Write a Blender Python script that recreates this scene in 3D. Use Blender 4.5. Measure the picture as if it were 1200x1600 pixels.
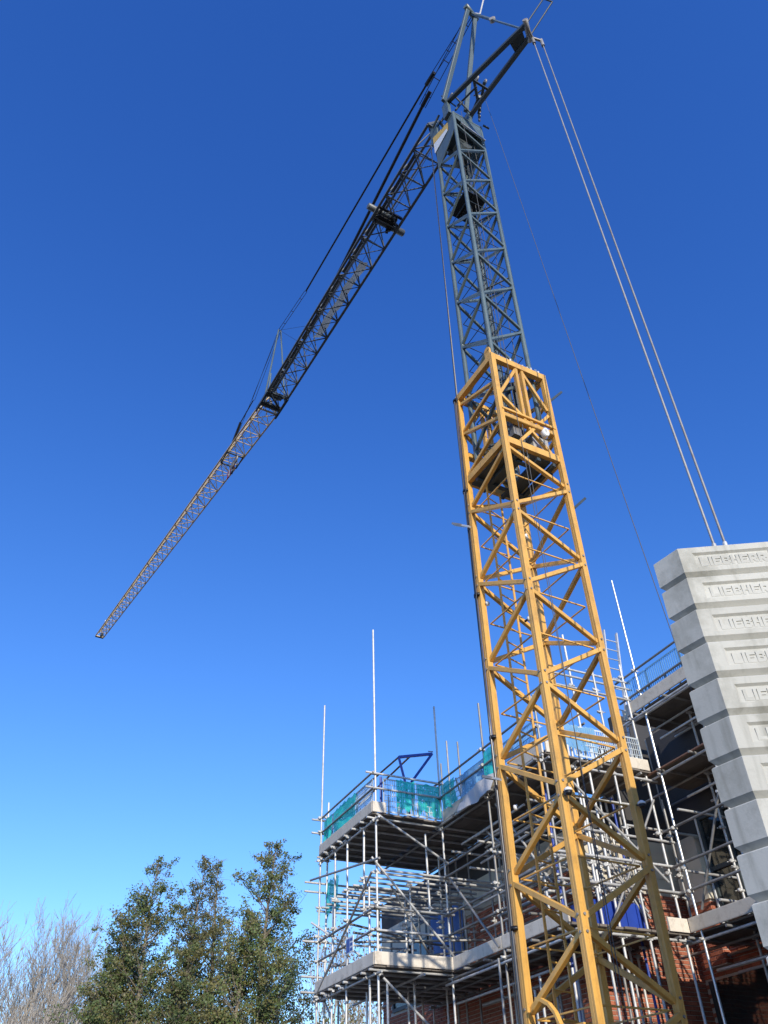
import bpy, bmesh, math, random
from mathutils import Vector, Matrix
R_ = math.radians
for o in list(bpy.data.objects): bpy.data.objects.remove(o)
scene = bpy.context.scene
COL = scene.collection

# ------------------------------------------------------------------ camera
F_PX, PITCH, ROLL = 1235.0, R_(40.61), R_(-1.67)
CAM = Vector((0, 0, 1.6))
_r0 = Vector((1, 0, 0)); FWD = Vector((0, math.cos(PITCH), math.sin(PITCH))); _u0 = Vector((0, -math.sin(PITCH), math.cos(PITCH)))
RGT = _r0 * math.cos(ROLL) + _u0 * math.sin(ROLL)
UPV = _u0 * math.cos(ROLL) - _r0 * math.sin(ROLL)
cd = bpy.data.cameras.new('camera'); cam = bpy.data.objects.new('camera', cd); COL.objects.link(cam)
cd.sensor_fit = 'VERTICAL'; cd.sensor_height = 36.0; cd.sensor_width = 27.0; cd.lens = 36.0 * F_PX / 1600.0
cd.clip_start = 0.1; cd.clip_end = 5000
m = Matrix.Identity(4)
for i in range(3):
    m[i][0] = RGT[i]; m[i][1] = UPV[i]; m[i][2] = -FWD[i]; m[i][3] = CAM[i]
cam.matrix_world = m
scene.camera = cam
scene.render.resolution_x = 768; scene.render.resolution_y = 1024

# ------------------------------------------------------------------ light
SUN_AZ, SUN_EL = R_(-76), R_(22)
sdir = Vector((math.cos(SUN_EL) * math.cos(SUN_AZ), math.cos(SUN_EL) * math.sin(SUN_AZ), math.sin(SUN_EL)))
world = bpy.data.worlds.new('World'); scene.world = world; world.use_nodes = True
nt = world.node_tree; nt.nodes.clear()
sky = nt.nodes.new('ShaderNodeTexSky'); sky.sky_type = 'NISHITA'; sky.sun_disc = False
sky.sun_elevation = SUN_EL; sky.sun_rotation = math.pi / 2 - SUN_AZ
sky.altitude = 0; sky.air_density = 1.0; sky.dust_density = 0.0; sky.ozone_density = 6.0
# colour response of the phone camera to the clear sky: same curve over the whole dome
sp = nt.nodes.new('ShaderNodeSeparateColor'); cb = nt.nodes.new('ShaderNodeCombineColor')
bg = nt.nodes.new('ShaderNodeBackground'); bg.inputs['Strength'].default_value = 0.147
wo = nt.nodes.new('ShaderNodeOutputWorld')
nt.links.new(sky.outputs[0], sp.inputs[0])
for i, (pw, gain) in enumerate(((1.5, 0.60), (1.20, 0.69), (0.90, 1.20))):
    a = nt.nodes.new('ShaderNodeMath'); a.operation = 'POWER'; a.inputs[1].default_value = pw; b = nt.nodes.new('ShaderNodeMath'); b.operation = 'MULTIPLY'; b.inputs[1].default_value = gain
    nt.links.new(sp.outputs[i], a.inputs[0]); nt.links.new(a.outputs[0], b.inputs[0]); nt.links.new(b.outputs[0], cb.inputs[i])
nt.links.new(cb.outputs[0], bg.inputs[0]); nt.links.new(bg.outputs[0], wo.inputs[0])
sl = bpy.data.lights.new('sun', 'SUN'); sl.energy = 2.75; sl.angle = R_(0.53); sl.color = (1.0, 0.93, 0.82)
sun = bpy.data.objects.new('sun', sl); COL.objects.link(sun); sun.rotation_euler = sdir.to_track_quat('Z', 'Y').to_euler(); sun.location = (0, -30, 40)
vs = scene.view_settings; vs.view_transform = 'Standard'; vs.look = 'None'; vs.exposure = 0.75; vs.gamma = 1.0; vs.use_curve_mapping = False

# ------------------------------------------------------------------ pixel rays (1200 x 1600 photograph)
def ray(x, y): return FWD + RGT * ((x - 600) / F_PX) - UPV * ((y - 800) / F_PX)
def hit(px, py, n, P0):
    d = ray(px, py); return CAM + d * (n.dot(P0 - CAM) / n.dot(d))
def hit_z(px, py, z): return hit(px, py, Vector((0, 0, 1)), Vector((0, 0, z)))

# ------------------------------------------------------------------ materials
MATS = {}
def mat(name, col, rough=0.6, metal=0.0, var=0.15, scale=6.0, bump=0.0, bscale=40.0, spec=0.5, col2=None, dirt=None, dirt_amt=0.0, dirt_scale=2.0, alpha=None, trans=0.0, streak=None, chips=None):
    m = bpy.data.materials.new(name); m.use_nodes = True; n = m.node_tree; b = n.nodes['Principled BSDF']
    b.inputs['Roughness'].default_value = rough; b.inputs['Metallic'].default_value = metal
    b.inputs['Specular IOR Level'].default_value = spec
    geo = n.nodes.new('ShaderNodeNewGeometry')
    nz = n.nodes.new('ShaderNodeTexNoise'); nz.inputs['Scale'].default_value = scale; nz.inputs['Detail'].default_value = 6
    n.links.new(geo.outputs['Position'], nz.inputs['Vector'])
    mx = n.nodes.new('ShaderNodeMix'); mx.data_type = 'RGBA'
    c1 = [c * (1 - var) for c in col]; c2 = [min(1, c * (1 + var)) for c in (col2 or col)]
    mx.inputs['A'].default_value = (*c1, 1); mx.inputs['B'].default_value = (*c2, 1)
    n.links.new(nz.outputs['Fac'], mx.inputs['Factor'])
    out = mx.outputs['Result']
    oi = n.nodes.new('ShaderNodeObjectInfo')
    hv = n.nodes.new('ShaderNodeHueSaturation')
    mr = n.nodes.new('ShaderNodeMapRange'); mr.inputs['To Min'].default_value = 1 - var * 0.8; mr.inputs['To Max'].default_value = 1 + var * 0.8
    n.links.new(oi.outputs['Random'], mr.inputs['Value']); n.links.new(mr.outputs[0], hv.inputs['Value']); n.links.new(out, hv.inputs['Color']); out = hv.outputs[0]
    if dirt:
        dz = n.nodes.new('ShaderNodeTexNoise'); dz.inputs['Scale'].default_value = dirt_scale; dz.inputs['Detail'].default_value = 8; dz.inputs['Roughness'].default_value = 0.7
        n.links.new(geo.outputs['Position'], dz.inputs['Vector'])
        rp = n.nodes.new('ShaderNodeMapRange'); rp.inputs['From Min'].default_value = 0.5; rp.inputs['From Max'].default_value = 0.72; rp.inputs['To Max'].default_value = dirt_amt
        n.links.new(dz.outputs['Fac'], rp.inputs['Value'])
        m2 = n.nodes.new('ShaderNodeMix'); m2.data_type = 'RGBA'; m2.inputs['B'].default_value = (*dirt, 1)
        n.links.new(rp.outputs[0], m2.inputs['Factor']); n.links.new(out, m2.inputs['A']); out = m2.outputs['Result']
    if streak:      # runs of grime drawn down the face by rain: (colour, amount)
        vm = n.nodes.new('ShaderNodeVectorMath'); vm.operation = 'MULTIPLY'; vm.inputs[1].default_value = (9, 9, 1.1); n.links.new(geo.outputs['Position'], vm.inputs[0])
        sz = n.nodes.new('ShaderNodeTexNoise'); sz.inputs['Scale'].default_value = 1.0; sz.inputs['Detail'].default_value = 5; n.links.new(vm.outputs[0], sz.inputs['Vector'])
        rp = n.nodes.new('ShaderNodeMapRange'); rp.inputs['From Min'].default_value = 0.52; rp.inputs['From Max'].default_value = 0.8; rp.inputs['To Max'].default_value = streak[1]; n.links.new(sz.outputs['Fac'], rp.inputs['Value'])
        m2 = n.nodes.new('ShaderNodeMix'); m2.data_type = 'RGBA'; m2.inputs['B'].default_value = (*streak[0], 1); n.links.new(rp.outputs[0], m2.inputs['Factor']); n.links.new(out, m2.inputs['A']); out = m2.outputs['Result']
    if chips:       # scuffs and chipped paint: (colour, threshold, scale)
        cz = n.nodes.new('ShaderNodeTexNoise'); cz.inputs['Scale'].default_value = chips[2]; cz.inputs['Detail'].default_value = 9; cz.inputs['Roughness'].default_value = 0.75; n.links.new(geo.outputs['Position'], cz.inputs['Vector'])
        rp = n.nodes.new('ShaderNodeMapRange'); rp.inputs['From Min'].default_value = chips[1]; rp.inputs['From Max'].default_value = chips[1] + .04; n.links.new(cz.outputs['Fac'], rp.inputs['Value'])
        m2 = n.nodes.new('ShaderNodeMix'); m2.data_type = 'RGBA'; m2.inputs['B'].default_value = (*chips[0], 1); n.links.new(rp.outputs[0], m2.inputs['Factor']); n.links.new(out, m2.inputs['A']); out = m2.outputs['Result']
    n.links.new(out, b.inputs['Base Color'])
    if bump:
        bz = n.nodes.new('ShaderNodeTexNoise'); bz.inputs['Scale'].default_value = bscale; bz.inputs['Detail'].default_value = 6
        n.links.new(geo.outputs['Position'], bz.inputs['Vector'])
        bp = n.nodes.new('ShaderNodeBump'); bp.inputs['Strength'].default_value = bump; bp.inputs['Distance'].default_value = 0.02
        n.links.new(bz.outputs['Fac'], bp.inputs['Height']); n.links.new(bp.outputs[0], b.inputs['Normal'])
    if alpha is not None: b.inputs['Alpha'].default_value = alpha
    if trans:
        # thin cloth or leaf: part of the light passes through
        tr = n.nodes.new('ShaderNodeBsdfTranslucent'); n.links.new(out, tr.inputs['Color'])
        ms = n.nodes.new('ShaderNodeMixShader'); ms.inputs[0].default_value = trans
        o = n.nodes['Material Output']; n.links.new(b.outputs[0], ms.inputs[1]); n.links.new(tr.outputs[0], ms.inputs[2]); n.links.new(ms.outputs[0], o.inputs['Surface'])
    MATS[name] = m; return m
mat('yellow', (0.70, 0.385, 0.085), 0.45, var=0.13, scale=2.5, dirt=(0.33, 0.19, 0.06), dirt_amt=0.6, dirt_scale=3.5, bump=0.06, streak=((0.26, 0.15, 0.06), 0.4), chips=((0.10, 0.055, 0.03), 0.70, 11))
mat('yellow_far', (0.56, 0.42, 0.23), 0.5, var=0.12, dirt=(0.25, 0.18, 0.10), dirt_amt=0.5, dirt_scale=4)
mat('grey', (0.105, 0.145, 0.150), 0.38, var=0.12, dirt=(0.05, 0.06, 0.06), dirt_amt=0.5, dirt_scale=4, bump=0.04, streak=((0.04, 0.045, 0.045), 0.5), chips=((0.10, 0.06, 0.04), 0.72, 9))
mat('dark_grey', (0.045, 0.058, 0.062), 0.5, var=0.2)
mat('jib_grey', (0.11, 0.12, 0.12), 0.45, var=0.2)
mat('black', (0.012, 0.012, 0.013), 0.45, var=0.2)
mat('galv', (0.56, 0.55, 0.52), 0.48, metal=0.3, var=0.24, scale=9, dirt=(0.22, 0.20, 0.17), dirt_amt=0.55, dirt_scale=6)
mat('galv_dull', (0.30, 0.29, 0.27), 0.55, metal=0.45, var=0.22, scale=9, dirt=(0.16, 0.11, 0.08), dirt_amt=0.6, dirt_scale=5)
mat('steel_bright', (0.62, 0.63, 0.63), 0.32, metal=0.75, var=0.1)
mat('blue_paint', (0.015, 0.05, 0.30), 0.45, var=0.15, dirt=(0.05, 0.05, 0.09), dirt_amt=0.4)
mat('blue_sheet', (0.03, 0.12, 0.42), 0.5, var=0.25, scale=2.5, bump=0.5, bscale=5)
mat('rust_tube', (0.26, 0.13, 0.075), 0.65, metal=0.2, var=0.25)
mat('concrete', (0.50, 0.485, 0.42), 0.9, var=0.13, scale=1.4, bump=0.07, bscale=45, dirt=(0.26, 0.25, 0.20), dirt_amt=0.75, dirt_scale=1.7, streak=((0.22, 0.21, 0.165), 0.75), chips=((0.17, 0.16, 0.13), 0.705, 34))
mat('concrete_letter', (0.50, 0.485, 0.42), 0.9, var=0.10, scale=2, bump=0.07, bscale=45, dirt=(0.28, 0.27, 0.22), dirt_amt=0.6, dirt_scale=2.2)
mat('board', (0.17, 0.145, 0.12), 0.85, var=0.28, scale=3, bump=0.2, bscale=30, dirt=(0.10, 0.08, 0.06), dirt_amt=0.5, dirt_scale=4)
mat('toe', (0.66, 0.59, 0.48), 0.85, var=0.14, scale=3, bump=0.12, bscale=30, dirt=(0.30, 0.24, 0.17), dirt_amt=0.6, dirt_scale=6, streak=((0.36, 0.29, 0.21), 0.4))
mat('brick', (0.30, 0.088, 0.048), 0.85, var=0.28, scale=4, col2=(0.42, 0.14, 0.075), bump=0.25, bscale=80)
mat('mortar', (0.50, 0.45, 0.37), 0.95, var=0.1, scale=12, bump=0.2, bscale=60)
mat('stone', (0.62, 0.56, 0.44), 0.85, var=0.08, scale=3, bump=0.1)
mat('block', (0.055, 0.052, 0.05), 0.9, var=0.15, scale=3, bump=0.2)
mat('white', (0.78, 0.78, 0.75), 0.5, var=0.05)
mat('white_frame', (0.72, 0.73, 0.72), 0.45, var=0.05)
mat('sign_yellow', (0.72, 0.46, 0.10), 0.5, var=0.05)
mat('red', (0.50, 0.03, 0.025), 0.5, var=0.15)
mat('rope', (0.10, 0.10, 0.10), 0.7, metal=0.1, var=0.1)
mat('conduit', (0.10, 0.10, 0.105), 0.28, metal=0.4, var=0.1)
mat('teal_net', (0.04, 0.66, 0.58), 0.7, var=0.25, scale=5, trans=0.45)
mat('white_guard', (0.66, 0.72, 0.74), 0.5, var=0.1, trans=0.25)
mat('blue_guard', (0.22, 0.46, 0.68), 0.5, var=0.15, trans=0.25)
mat('tarp', (0.52, 0.50, 0.47), 0.6, var=0.15, scale=2, bump=0.3, bscale=6)
mat('leaf_dark', (0.11, 0.155, 0.05), 0.5, var=0.3, scale=1.2, col2=(0.12, 0.15, 0.042), trans=0.22)
mat('leaf_warm', (0.16, 0.165, 0.05), 0.5, var=0.3, scale=1.2, col2=(0.17, 0.145, 0.045), trans=0.22)
mat('leaf_brown', (0.15, 0.085, 0.025), 0.6, var=0.35, scale=1.2, col2=(0.20, 0.12, 0.04), trans=0.3)
mat('bark', (0.20, 0.165, 0.115), 0.9, var=0.25, scale=5)
mat('twig', (0.40, 0.36, 0.30), 0.9, var=0.2, scale=3)
mat('ground', (0.075, 0.062, 0.05), 0.95, var=0.25, scale=0.6, bump=0.3, bscale=8)
def glass_mat():
    m = bpy.data.materials.new('window_glass'); m.use_nodes = True; b = m.node_tree.nodes['Principled BSDF']
    b.inputs['Base Color'].default_value = (0.02, 0.025, 0.025, 1); b.inputs['Roughness'].default_value = 0.06; b.inputs['IOR'].default_value = 1.7
    n = m.node_tree; g = n.nodes.new('ShaderNodeNewGeometry'); z = n.nodes.new('ShaderNodeTexNoise'); z.inputs['Scale'].default_value = 2.2
    n.links.new(g.outputs['Position'], z.inputs['Vector']); bp = n.nodes.new('ShaderNodeBump'); bp.inputs['Strength'].default_value = 0.12; bp.inputs['Distance'].default_value = 0.05
    n.links.new(z.outputs['Fac'], bp.inputs['Height']); n.links.new(bp.outputs[0], b.inputs['Normal'])
    MATS['glass'] = m
glass_mat()

# ------------------------------------------------------------------ helpers
WM = {}
def put(name, mesh, M=None, parent=None):
    o = bpy.data.objects.new(name, mesh); COL.objects.link(o); M = M or Matrix.Identity(4)
    if parent is not None:
        o.parent = parent; o.matrix_basis = WM[parent.name].inverted() @ M
    else: o.matrix_basis = M
    WM[o.name] = M.copy(); return o
def tag(o, label, cat, group=None):
    o['label'] = label; o['category'] = cat
    if group: o['group'] = group
    return o
def thing(name, loc, label, cat, group=None):
    return tag(put(name, None, Matrix.Translation(loc)), label, cat, group)
UM = {}
def unit(kind, mn):
    k = (kind, mn)
    if k in UM: return UM[k]
    vs_, fs = [], []
    if kind.startswith('tube'):
        n = int(kind[4:] or 10)
        prof = [(math.cos(2 * math.pi * i / n), math.sin(2 * math.pi * i / n)) for i in range(n)]
    elif kind == 'box':
        c, e = 0.5, 0.42; prof = [(e, -c), (c, -e), (c, e), (e, c), (-e, c), (-c, e), (-c, -e), (-e, -c)]
    elif kind == 'leg':
        q = [(.5, -.46), (.5, .06), (.46, .08), (.46, .14), (.5, .16), (.5, .46)]; prof = []
        for k in range(4):
            c, s_ = math.cos(k * math.pi / 2), math.sin(k * math.pi / 2); prof += [(round(x * c - y * s_, 4), round(x * s_ + y * c, 4)) for x, y in q]
    n = len(prof)
    vs_ = [(x, y, 0) for x, y in prof] + [(x, y, 1) for x, y in prof]
    fs = [(i, (i + 1) % n, n + (i + 1) % n, n + i) for i in range(n)] + [tuple(range(n - 1, -1, -1)), tuple(range(n, 2 * n))]
    me = bpy.data.meshes.new(kind); me.from_pydata(vs_, [], fs); me.materials.append(MATS[mn])
    if kind.startswith('tube'):
        for p in me.polygons: p.use_smooth = len(p.vertices) == 4
    UM[k] = me; return me
def bmat(p, q, w, h, ref=None):
    p = Vector(p); q = Vector(q); d = q - p; L = d.length; z = d / L
    ref = Vector(ref) if ref is not None else (Vector((0, 0, 1)) if abs(z.z) < 0.95 else Vector((1, 0, 0)))
    y = ref - z * ref.dot(z); y.normalize(); x = y.cross(z)
    M = Matrix.Identity(4)
    for i in range(3):
        M[i][0] = x[i] * w; M[i][1] = y[i] * h; M[i][2] = d[i]; M[i][3] = p[i]
    return M
def bar(name, p, q, w, h, mn, parent, ref=None): return put(name, unit('box', mn), bmat(p, q, w, h, ref), parent)
def tube(name, p, q, r, mn, parent, n=10): return put(name, unit('tube%d' % n, mn), bmat(p, q, r, r), parent)
class MB:
    def __init__(s): s.v = []; s.f = []; s.sm = []; s.mi = []
    def add(s, vs, fs, smooth=False, mi=0):
        o = len(s.v); s.v += [tuple(v) for v in vs]; s.f += [tuple(i + o for i in f) for f in fs]; s.sm += [smooth] * len(fs); s.mi += [mi] * len(fs)
    def box(s, O, X, Y, Z, mi=0):     # O corner, three edge vectors (right handed)
        O, X, Y, Z = map(Vector, (O, X, Y, Z))
        v = [O, O + X, O + X + Y, O + Y, O + Z, O + X + Z, O + X + Y + Z, O + Y + Z]
        s.add(v, [(0, 3, 2, 1), (4, 5, 6, 7), (0, 1, 5, 4), (1, 2, 6, 5), (2, 3, 7, 6), (3, 0, 4, 7)], mi=mi)
    def beam(s, p, q, w, h, ref=None, mi=0):
        M = bmat(p, q, w, h, ref); c = [(-.5, -.5), (.5, -.5), (.5, .5), (-.5, .5)]
        s.add([M @ Vector((x, y, 0)) for x, y in c] + [M @ Vector((x, y, 1)) for x, y in c], [(0, 3, 2, 1), (4, 5, 6, 7), (0, 1, 5, 4), (1, 2, 6, 5), (2, 3, 7, 6), (3, 0, 4, 7)], mi=mi)
    def tube(s, pts, rads, n=8, cap=True, mi=0):
        pts = [Vector(p) for p in pts]; rings = []
        ref = Vector((0.3, 0.2, 1)).normalized(); vs_ = []
        for i, p in enumerate(pts):
            d = (pts[min(i + 1, len(pts) - 1)] - pts[max(i - 1, 0)]).normalized()
            y = ref - d * ref.dot(d)
            if y.length < 1e-3: y = Vector((1, 0, 0)) - d * d.x
            y.normalize(); x = y.cross(d); r = rads[i] if isinstance(rads, (list, tuple)) else rads
            vs_ += [p + (x * math.cos(2 * math.pi * k / n) + y * math.sin(2 * math.pi * k / n)) * r for k in range(n)]
        fs = [(i * n + k, i * n + (k + 1) % n, (i + 1) * n + (k + 1) % n, (i + 1) * n + k) for i in range(len(pts) - 1) for k in range(n)]
        s.add(vs_, fs, True, mi)
        if cap:
            o = len(s.v) - len(vs_); s.f += [tuple(o + k for k in range(n - 1, -1, -1)), tuple(o + (len(pts) - 1) * n + k for k in range(n))]; s.sm += [False] * 2; s.mi += [mi] * 2
    def mesh(s, name, mats, off=(0, 0, 0)):
        me = bpy.data.meshes.new(name); o = Vector(off)
        me.from_pydata([Vector(v) - o for v in s.v], [], s.f)
        for mn in ([mats] if isinstance(mats, str) else mats): me.materials.append(MATS[mn])
        me.polygons.foreach_set('use_smooth', s.sm); me.polygons.foreach_set('material_index', s.mi); me.update(); return me
    def build(s, name, mats, parent=None, loc=None):
        # mesh object whose origin is its parent's origin (or loc)
        off = Vector(loc) if loc is not None else (WM[parent.name].translation if parent is not None else Vector((0, 0, 0)))
        return put(name, s.mesh(name, mats, off), Matrix.Translation(off), parent)
random.seed(7)
rnd = random.random
def ru(a, b): return a + (b - a) * rnd()

# ------------------------------------------------------------------ ground
g = MB(); g.add([(-1500, -1500, 0), (1500, -1500, 0), (1500, 1500, 0), (-1500, 1500, 0)], [(0, 1, 2, 3)])
go = g.build('ground', 'ground'); go['kind'] = 'structure'

# ------------------------------------------------------------------ building frame: s along the facade towards the camera, r into the building
PSI = R_(116.0)
E1 = -Vector((math.cos(PSI), math.sin(PSI), 0)); E2 = Vector((-E1.y, E1.x, 0)); ORG = Vector((1.09, 17.94, 0)); UZ = Vector((0, 0, 1))
def S(s, r, z): return ORG + E1 * s + E2 * r + UZ * z
def S_s(px, py, s): X = hit(px, py, E1, ORG + E1 * s); return X
def S_r(px, py, r): X = hit(px, py, E2, ORG + E2 * r); return X
def loc_s(X): return (X - ORG).dot(E1), (X - ORG).dot(E2), X.z
WA_R, WE_S, WB_R = 1.38, 2.68, 3.95      # wall planes
S0, S9 = -6.2, 13.0

bld = thing('brick_building', S(0, 6, 0), 'red brick building with cream stone bands standing behind the scaffold', 'building')
def sbox(mb, s0, s1, r0, r1, z0, z1, mi=0): mb.box(S(s0, r1, z0), E1 * (s1 - s0), E2 * (r0 - r1), UZ * (z1 - z0), mi) if False else mb.box(S(s0, r0, z0), E1 * (s1 - s0), E2 * (r1 - r0), UZ * (z1 - z0), mi)
def prism(mb, s0, s1, r0, r1, z0, z1, mi=0):
    sbox(mb, s0, s1, r0, r1, z0, z1, mi)

# ---- brick walls: backing with mortar, bricks proud of it
BRW, BRH, GAP = 0.215, 0.065, 0.010
brick_meshes = []
for k in range(3):
    mb = MB(); a, b_, d_ = BRW / 2, BRH / 2, 0.016; e = 0.004
    mb.add([(-a, 0, -b_), (a, 0, -b_), (a, 0, b_), (-a, 0, b_), (-a + e, -d_, -b_ + e), (a - e, -d_ * (1 + .1 * k), -b_ + e), (a - e, -d_, b_ - e), (-a + e, -d_ * (1 + .08 * k), b_ - e)],
           [(4, 5, 6, 7), (0, 1, 5, 4), (1, 2, 6, 5), (2, 3, 7, 6), (3, 0, 4, 7)])
    brick_meshes.append(mb.mesh('brick', 'brick'))
def brick_wall(parent, O, X, Nout, width, z0, z1, nmax, openings=(), score=None):
    """bricks on the plane O + X*w (unit X), outward normal Nout; the nmax best-seen ones are objects, the rest one joined part"""
    M0 = Matrix.Identity(4); Y = -Nout
    spots = []
    zc = z0; row = 0
    while zc + BRH <= z1 + 1e-6:
        w = -(BRW + GAP) / 2 * (row % 2)
        while w < width - 0.02:
            a = max(w, 0); b_ = min(w + BRW, width)
            if b_ - a > 0.05 and not any(a < o[1] and b_ > o[0] and zc < o[3] and zc + BRH > o[2] for o in openings):
                spots.append((a, b_, zc))
            w += BRW + GAP
        zc += BRH + GAP; row += 1
    if score: spots.sort(key=lambda t: -score(O + X * ((t[0] + t[1]) / 2) + UZ * (t[2])))
    rest = MB()
    for i, (a, b_, zc) in enumerate(spots):
        c = O + X * ((a + b_) / 2) + UZ * (zc + BRH / 2) + Nout * ru(-0.003, 0.003)
        M = Matrix.Identity(4); sx = (b_ - a) / BRW
        for k in range(3): M[k][0] = X[k] * sx; M[k][1] = Y[k]; M[k][2] = UZ[k]; M[k][3] = c[k]
        me = random.choice(brick_meshes)
        if i < nmax: put('brick', me, M, parent)
        else: rest.add([M @ v.co for v in me.vertices], [tuple(p.vertices) for p in me.polygons])
    if rest.v:
        o = rest.build('brickwork', 'brick', parent); o['kind'] = 'stuff'
def project(P):
    d = P - CAM; Z = d.dot(FWD); return 600 + F_PX * d.dot(RGT) / Z, 800 - F_PX * d.dot(UPV) / Z
def in_view(P):
    if (P - CAM).dot(FWD) <= 0: return -1
    x, y = project(P); return (1 if -20 < x < 1220 and -20 < y < 1615 else 0) * 100 - (P - CAM).length

# wall along the facade behind the loading bay
w = MB(); prism(w, S0, WE_S - .3, WA_R, WA_R + .3, 0, 7.3)
wallA = w.build('facade_wall', 'mortar', bld)
# openings in (w along E1 from S0, z): the blue sheeted opening and dark window beyond
opA = [(-5.6 - S0, -3.5 - S0, 5.0, 6.75), (-3.25 - S0, -1.66 - S0, 4.85, 6.75)]
brick_wall(wallA, S(S0, WA_R, 0), E1, -E2, WE_S - S0, 3.0, 6.33, 300, opA, lambda P: in_view(P) + (30 if -1.7 < (P - ORG).dot(E1) < 1.2 and P.z > 4.7 else 0))
w = MB(); prism(w, S0, WE_S + .02, WA_R - .03, WA_R, 6.34, 6.98); sb = w.build('stone_band', 'stone', bld)
w = MB(); prism(w, S0, WE_S, WA_R - .012, WA_R + .2, 7.3, 7.66); prism(w, S0, WE_S, WA_R - .012, WA_R, 6.985, 7.3); w.build('parapet_wall', 'block', bld)
# return wall facing the camera
w = MB(); prism(w, WE_S - .3, WE_S, WA_R + .0, WB_R + .3, 0, 7.66)
wallE = w.build('return_wall', 'mortar', bld)
brick_wall(wallE, S(WE_S, WA_R, 0), E2, E1, WB_R - WA_R, 3.0, 5.97, 300, [], in_view)
w = MB(); prism(w, WE_S, WE_S + .03, WA_R - .03, WB_R, 5.98, 6.22); prism(w, WE_S, WE_S + .045, WA_R - .045, WB_R, 6.225, 6.30); prism(w, WE_S, WE_S + .03, WA_R - .03, WB_R, 6.305, 6.95); w.build('stone_band', 'stone', bld)
w = MB(); prism(w, WE_S, WE_S + .012, WA_R, WB_R, 6.955, 7.66); w.build('inner_leaf_wall', 'block', bld)
# right wall
w = MB(); prism(w, WE_S - .25, WE_S, 2.62, WB_R + .3, 7.66, 8.93); prism(w, WE_S - .5, WE_S - .26, 3.45, WB_R + 1.4, 7.66, 9.95); w.build('upper_return_wall', 'block', bld)
w = MB(); prism(w, WE_S, S9, WB_R, WB_R + .3, 0, 9.3)
wallB = w.build('facade_wall', 'mortar', bld)
win = (3.62 - WE_S, 5.6 - WE_S, 4.95, 7.2)
brick_wall(wallB, S(WE_S, WB_R, 0), E1, -E2, S9 - WE_S, 2.6, 5.97, 200, [win, (2.80 - WE_S, 8.4 - WE_S, 0, 4.45)], lambda P: in_view(P))
w = MB(); prism(w, WE_S + .05, S9, WB_R - .012, WB_R, 7.25, 9.3); prism(w, WE_S + .05, 3.58, WB_R - .012, WB_R, 6.52, 7.245); prism(w, 5.63, S9, WB_R - .012, WB_R, 5.98, 7.245); w.build('inner_leaf_wall', 'block', bld)
# unseen wing added right of the counterweight to shade the lower walls
w = MB(); prism(w, 9.0, S9, .3, WB_R - .02, 0, 6.35); w.build('added_shading_wing', 'mortar', bld)
# pier with stone courses beside the window
w = MB(); prism(w, 2.95, 3.5, WB_R - .16, WB_R - .003, 4.6, 6.9); pier = w.build('brick_pier', 'mortar', bld)
brick_wall(pier, S(2.95, WB_R - .16, 0), E1, -E2, .55, 4.62, 5.68, 120, [], in_view)
brick_wall(pier, S(3.5, WB_R - .16, 0), E2, E1, .16, 4.62, 5.68, 120, [], in_view)
w = MB(); prism(w, 2.93, 3.54, WB_R - .20, WB_R - .004, 5.70, 5.95); prism(w, 2.90, 3.60, WB_R - .26, WB_R - .004, 5.953, 6.20); prism(w, 2.93, 3.56, WB_R - .21, WB_R - .004, 6.203, 6.50); w.build('stone_capital', 'stone', pier)
# window right of the pier
w = MB(); prism(w, 3.64, 5.58, WB_R - .03, WB_R - .02, 4.98, 7.18); wd = w.build('window', 'glass', bld)
w = MB()
for s0, s1, z0, z1 in ((3.60, 3.68, 4.92, 7.22), (5.54, 5.62, 4.92, 7.22), (3.68, 5.54, 4.92, 5.0), (3.68, 5.54, 7.14, 7.22), (4.26, 4.32, 5.0, 7.14), (3.68, 5.54, 6.16, 6.24)): prism(w, s0, s1, WB_R - .075, WB_R - .031, z0, z1)
w.build('frame', 'dark_grey', wd)
w = MB(); prism(w, 3.585, 3.62, WB_R - .10, WB_R - .076, 4.9, 7.25); w.build('jamb_strip', 'white_frame', wd)
w = MB(); prism(w, 2.82, 8.38, WB_R - .012, WB_R - .004, .1, 4.43); gd = w.build('under_deck_shade_panel', 'glass', bld)  # dark panel added over the brick, standing in for shade under the lower deck
for s_ in (2.82, 4.2, 5.6, 7.0, 8.2): w = MB(); prism(w, s_, s_ + .09, WB_R - .06, WB_R - .013, .1, 4.43); w.build('shade_panel_bar', 'dark_grey', gd)  # bars dividing the added shade panel
# openings of the far facade: window void and blue sheeting
w = MB(); prism(w, -5.58, -3.52, WA_R - .01, WA_R - .004, 5.02, 6.73); wd = w.build('window', 'glass', bld)
w = MB()
for s0, s1, z0, z1 in ((-5.6, -5.52, 5.0, 6.75), (-3.58, -3.5, 5.0, 6.75), (-5.52, -3.58, 5.0, 5.08), (-5.52, -3.58, 6.67, 6.75), (-4.6, -4.52, 5.08, 6.67)): prism(w, s0, s1, WA_R - .045, WA_R - .011, z0, z1)
w.build('frame', 'dark_grey', wd)
w = MB()
n = 16
vv = []; ff = []
for j in range(9):
    for i in range(n + 1):
        s_ = -3.22 + 1.56 * i / n; z_ = 4.88 + 1.84 * j / 8
        vv.append(S(s_, WA_R - .06 + .022 * math.sin(i * 1.7 + .5 * j) + .015 * math.sin(i * .9 - j), z_))
ff = [(j * (n + 1) + i, j * (n + 1) + i + 1, (j + 1) * (n + 1) + i + 1, (j + 1) * (n + 1) + i) for j in range(8) for i in range(n)]
w.add(vv, ff, True); bs = w.build('blue_sheet', 'blue_sheet'); tag(bs, 'crumpled blue plastic sheet covering the opening beside the brickwork', 'sheet')
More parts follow.
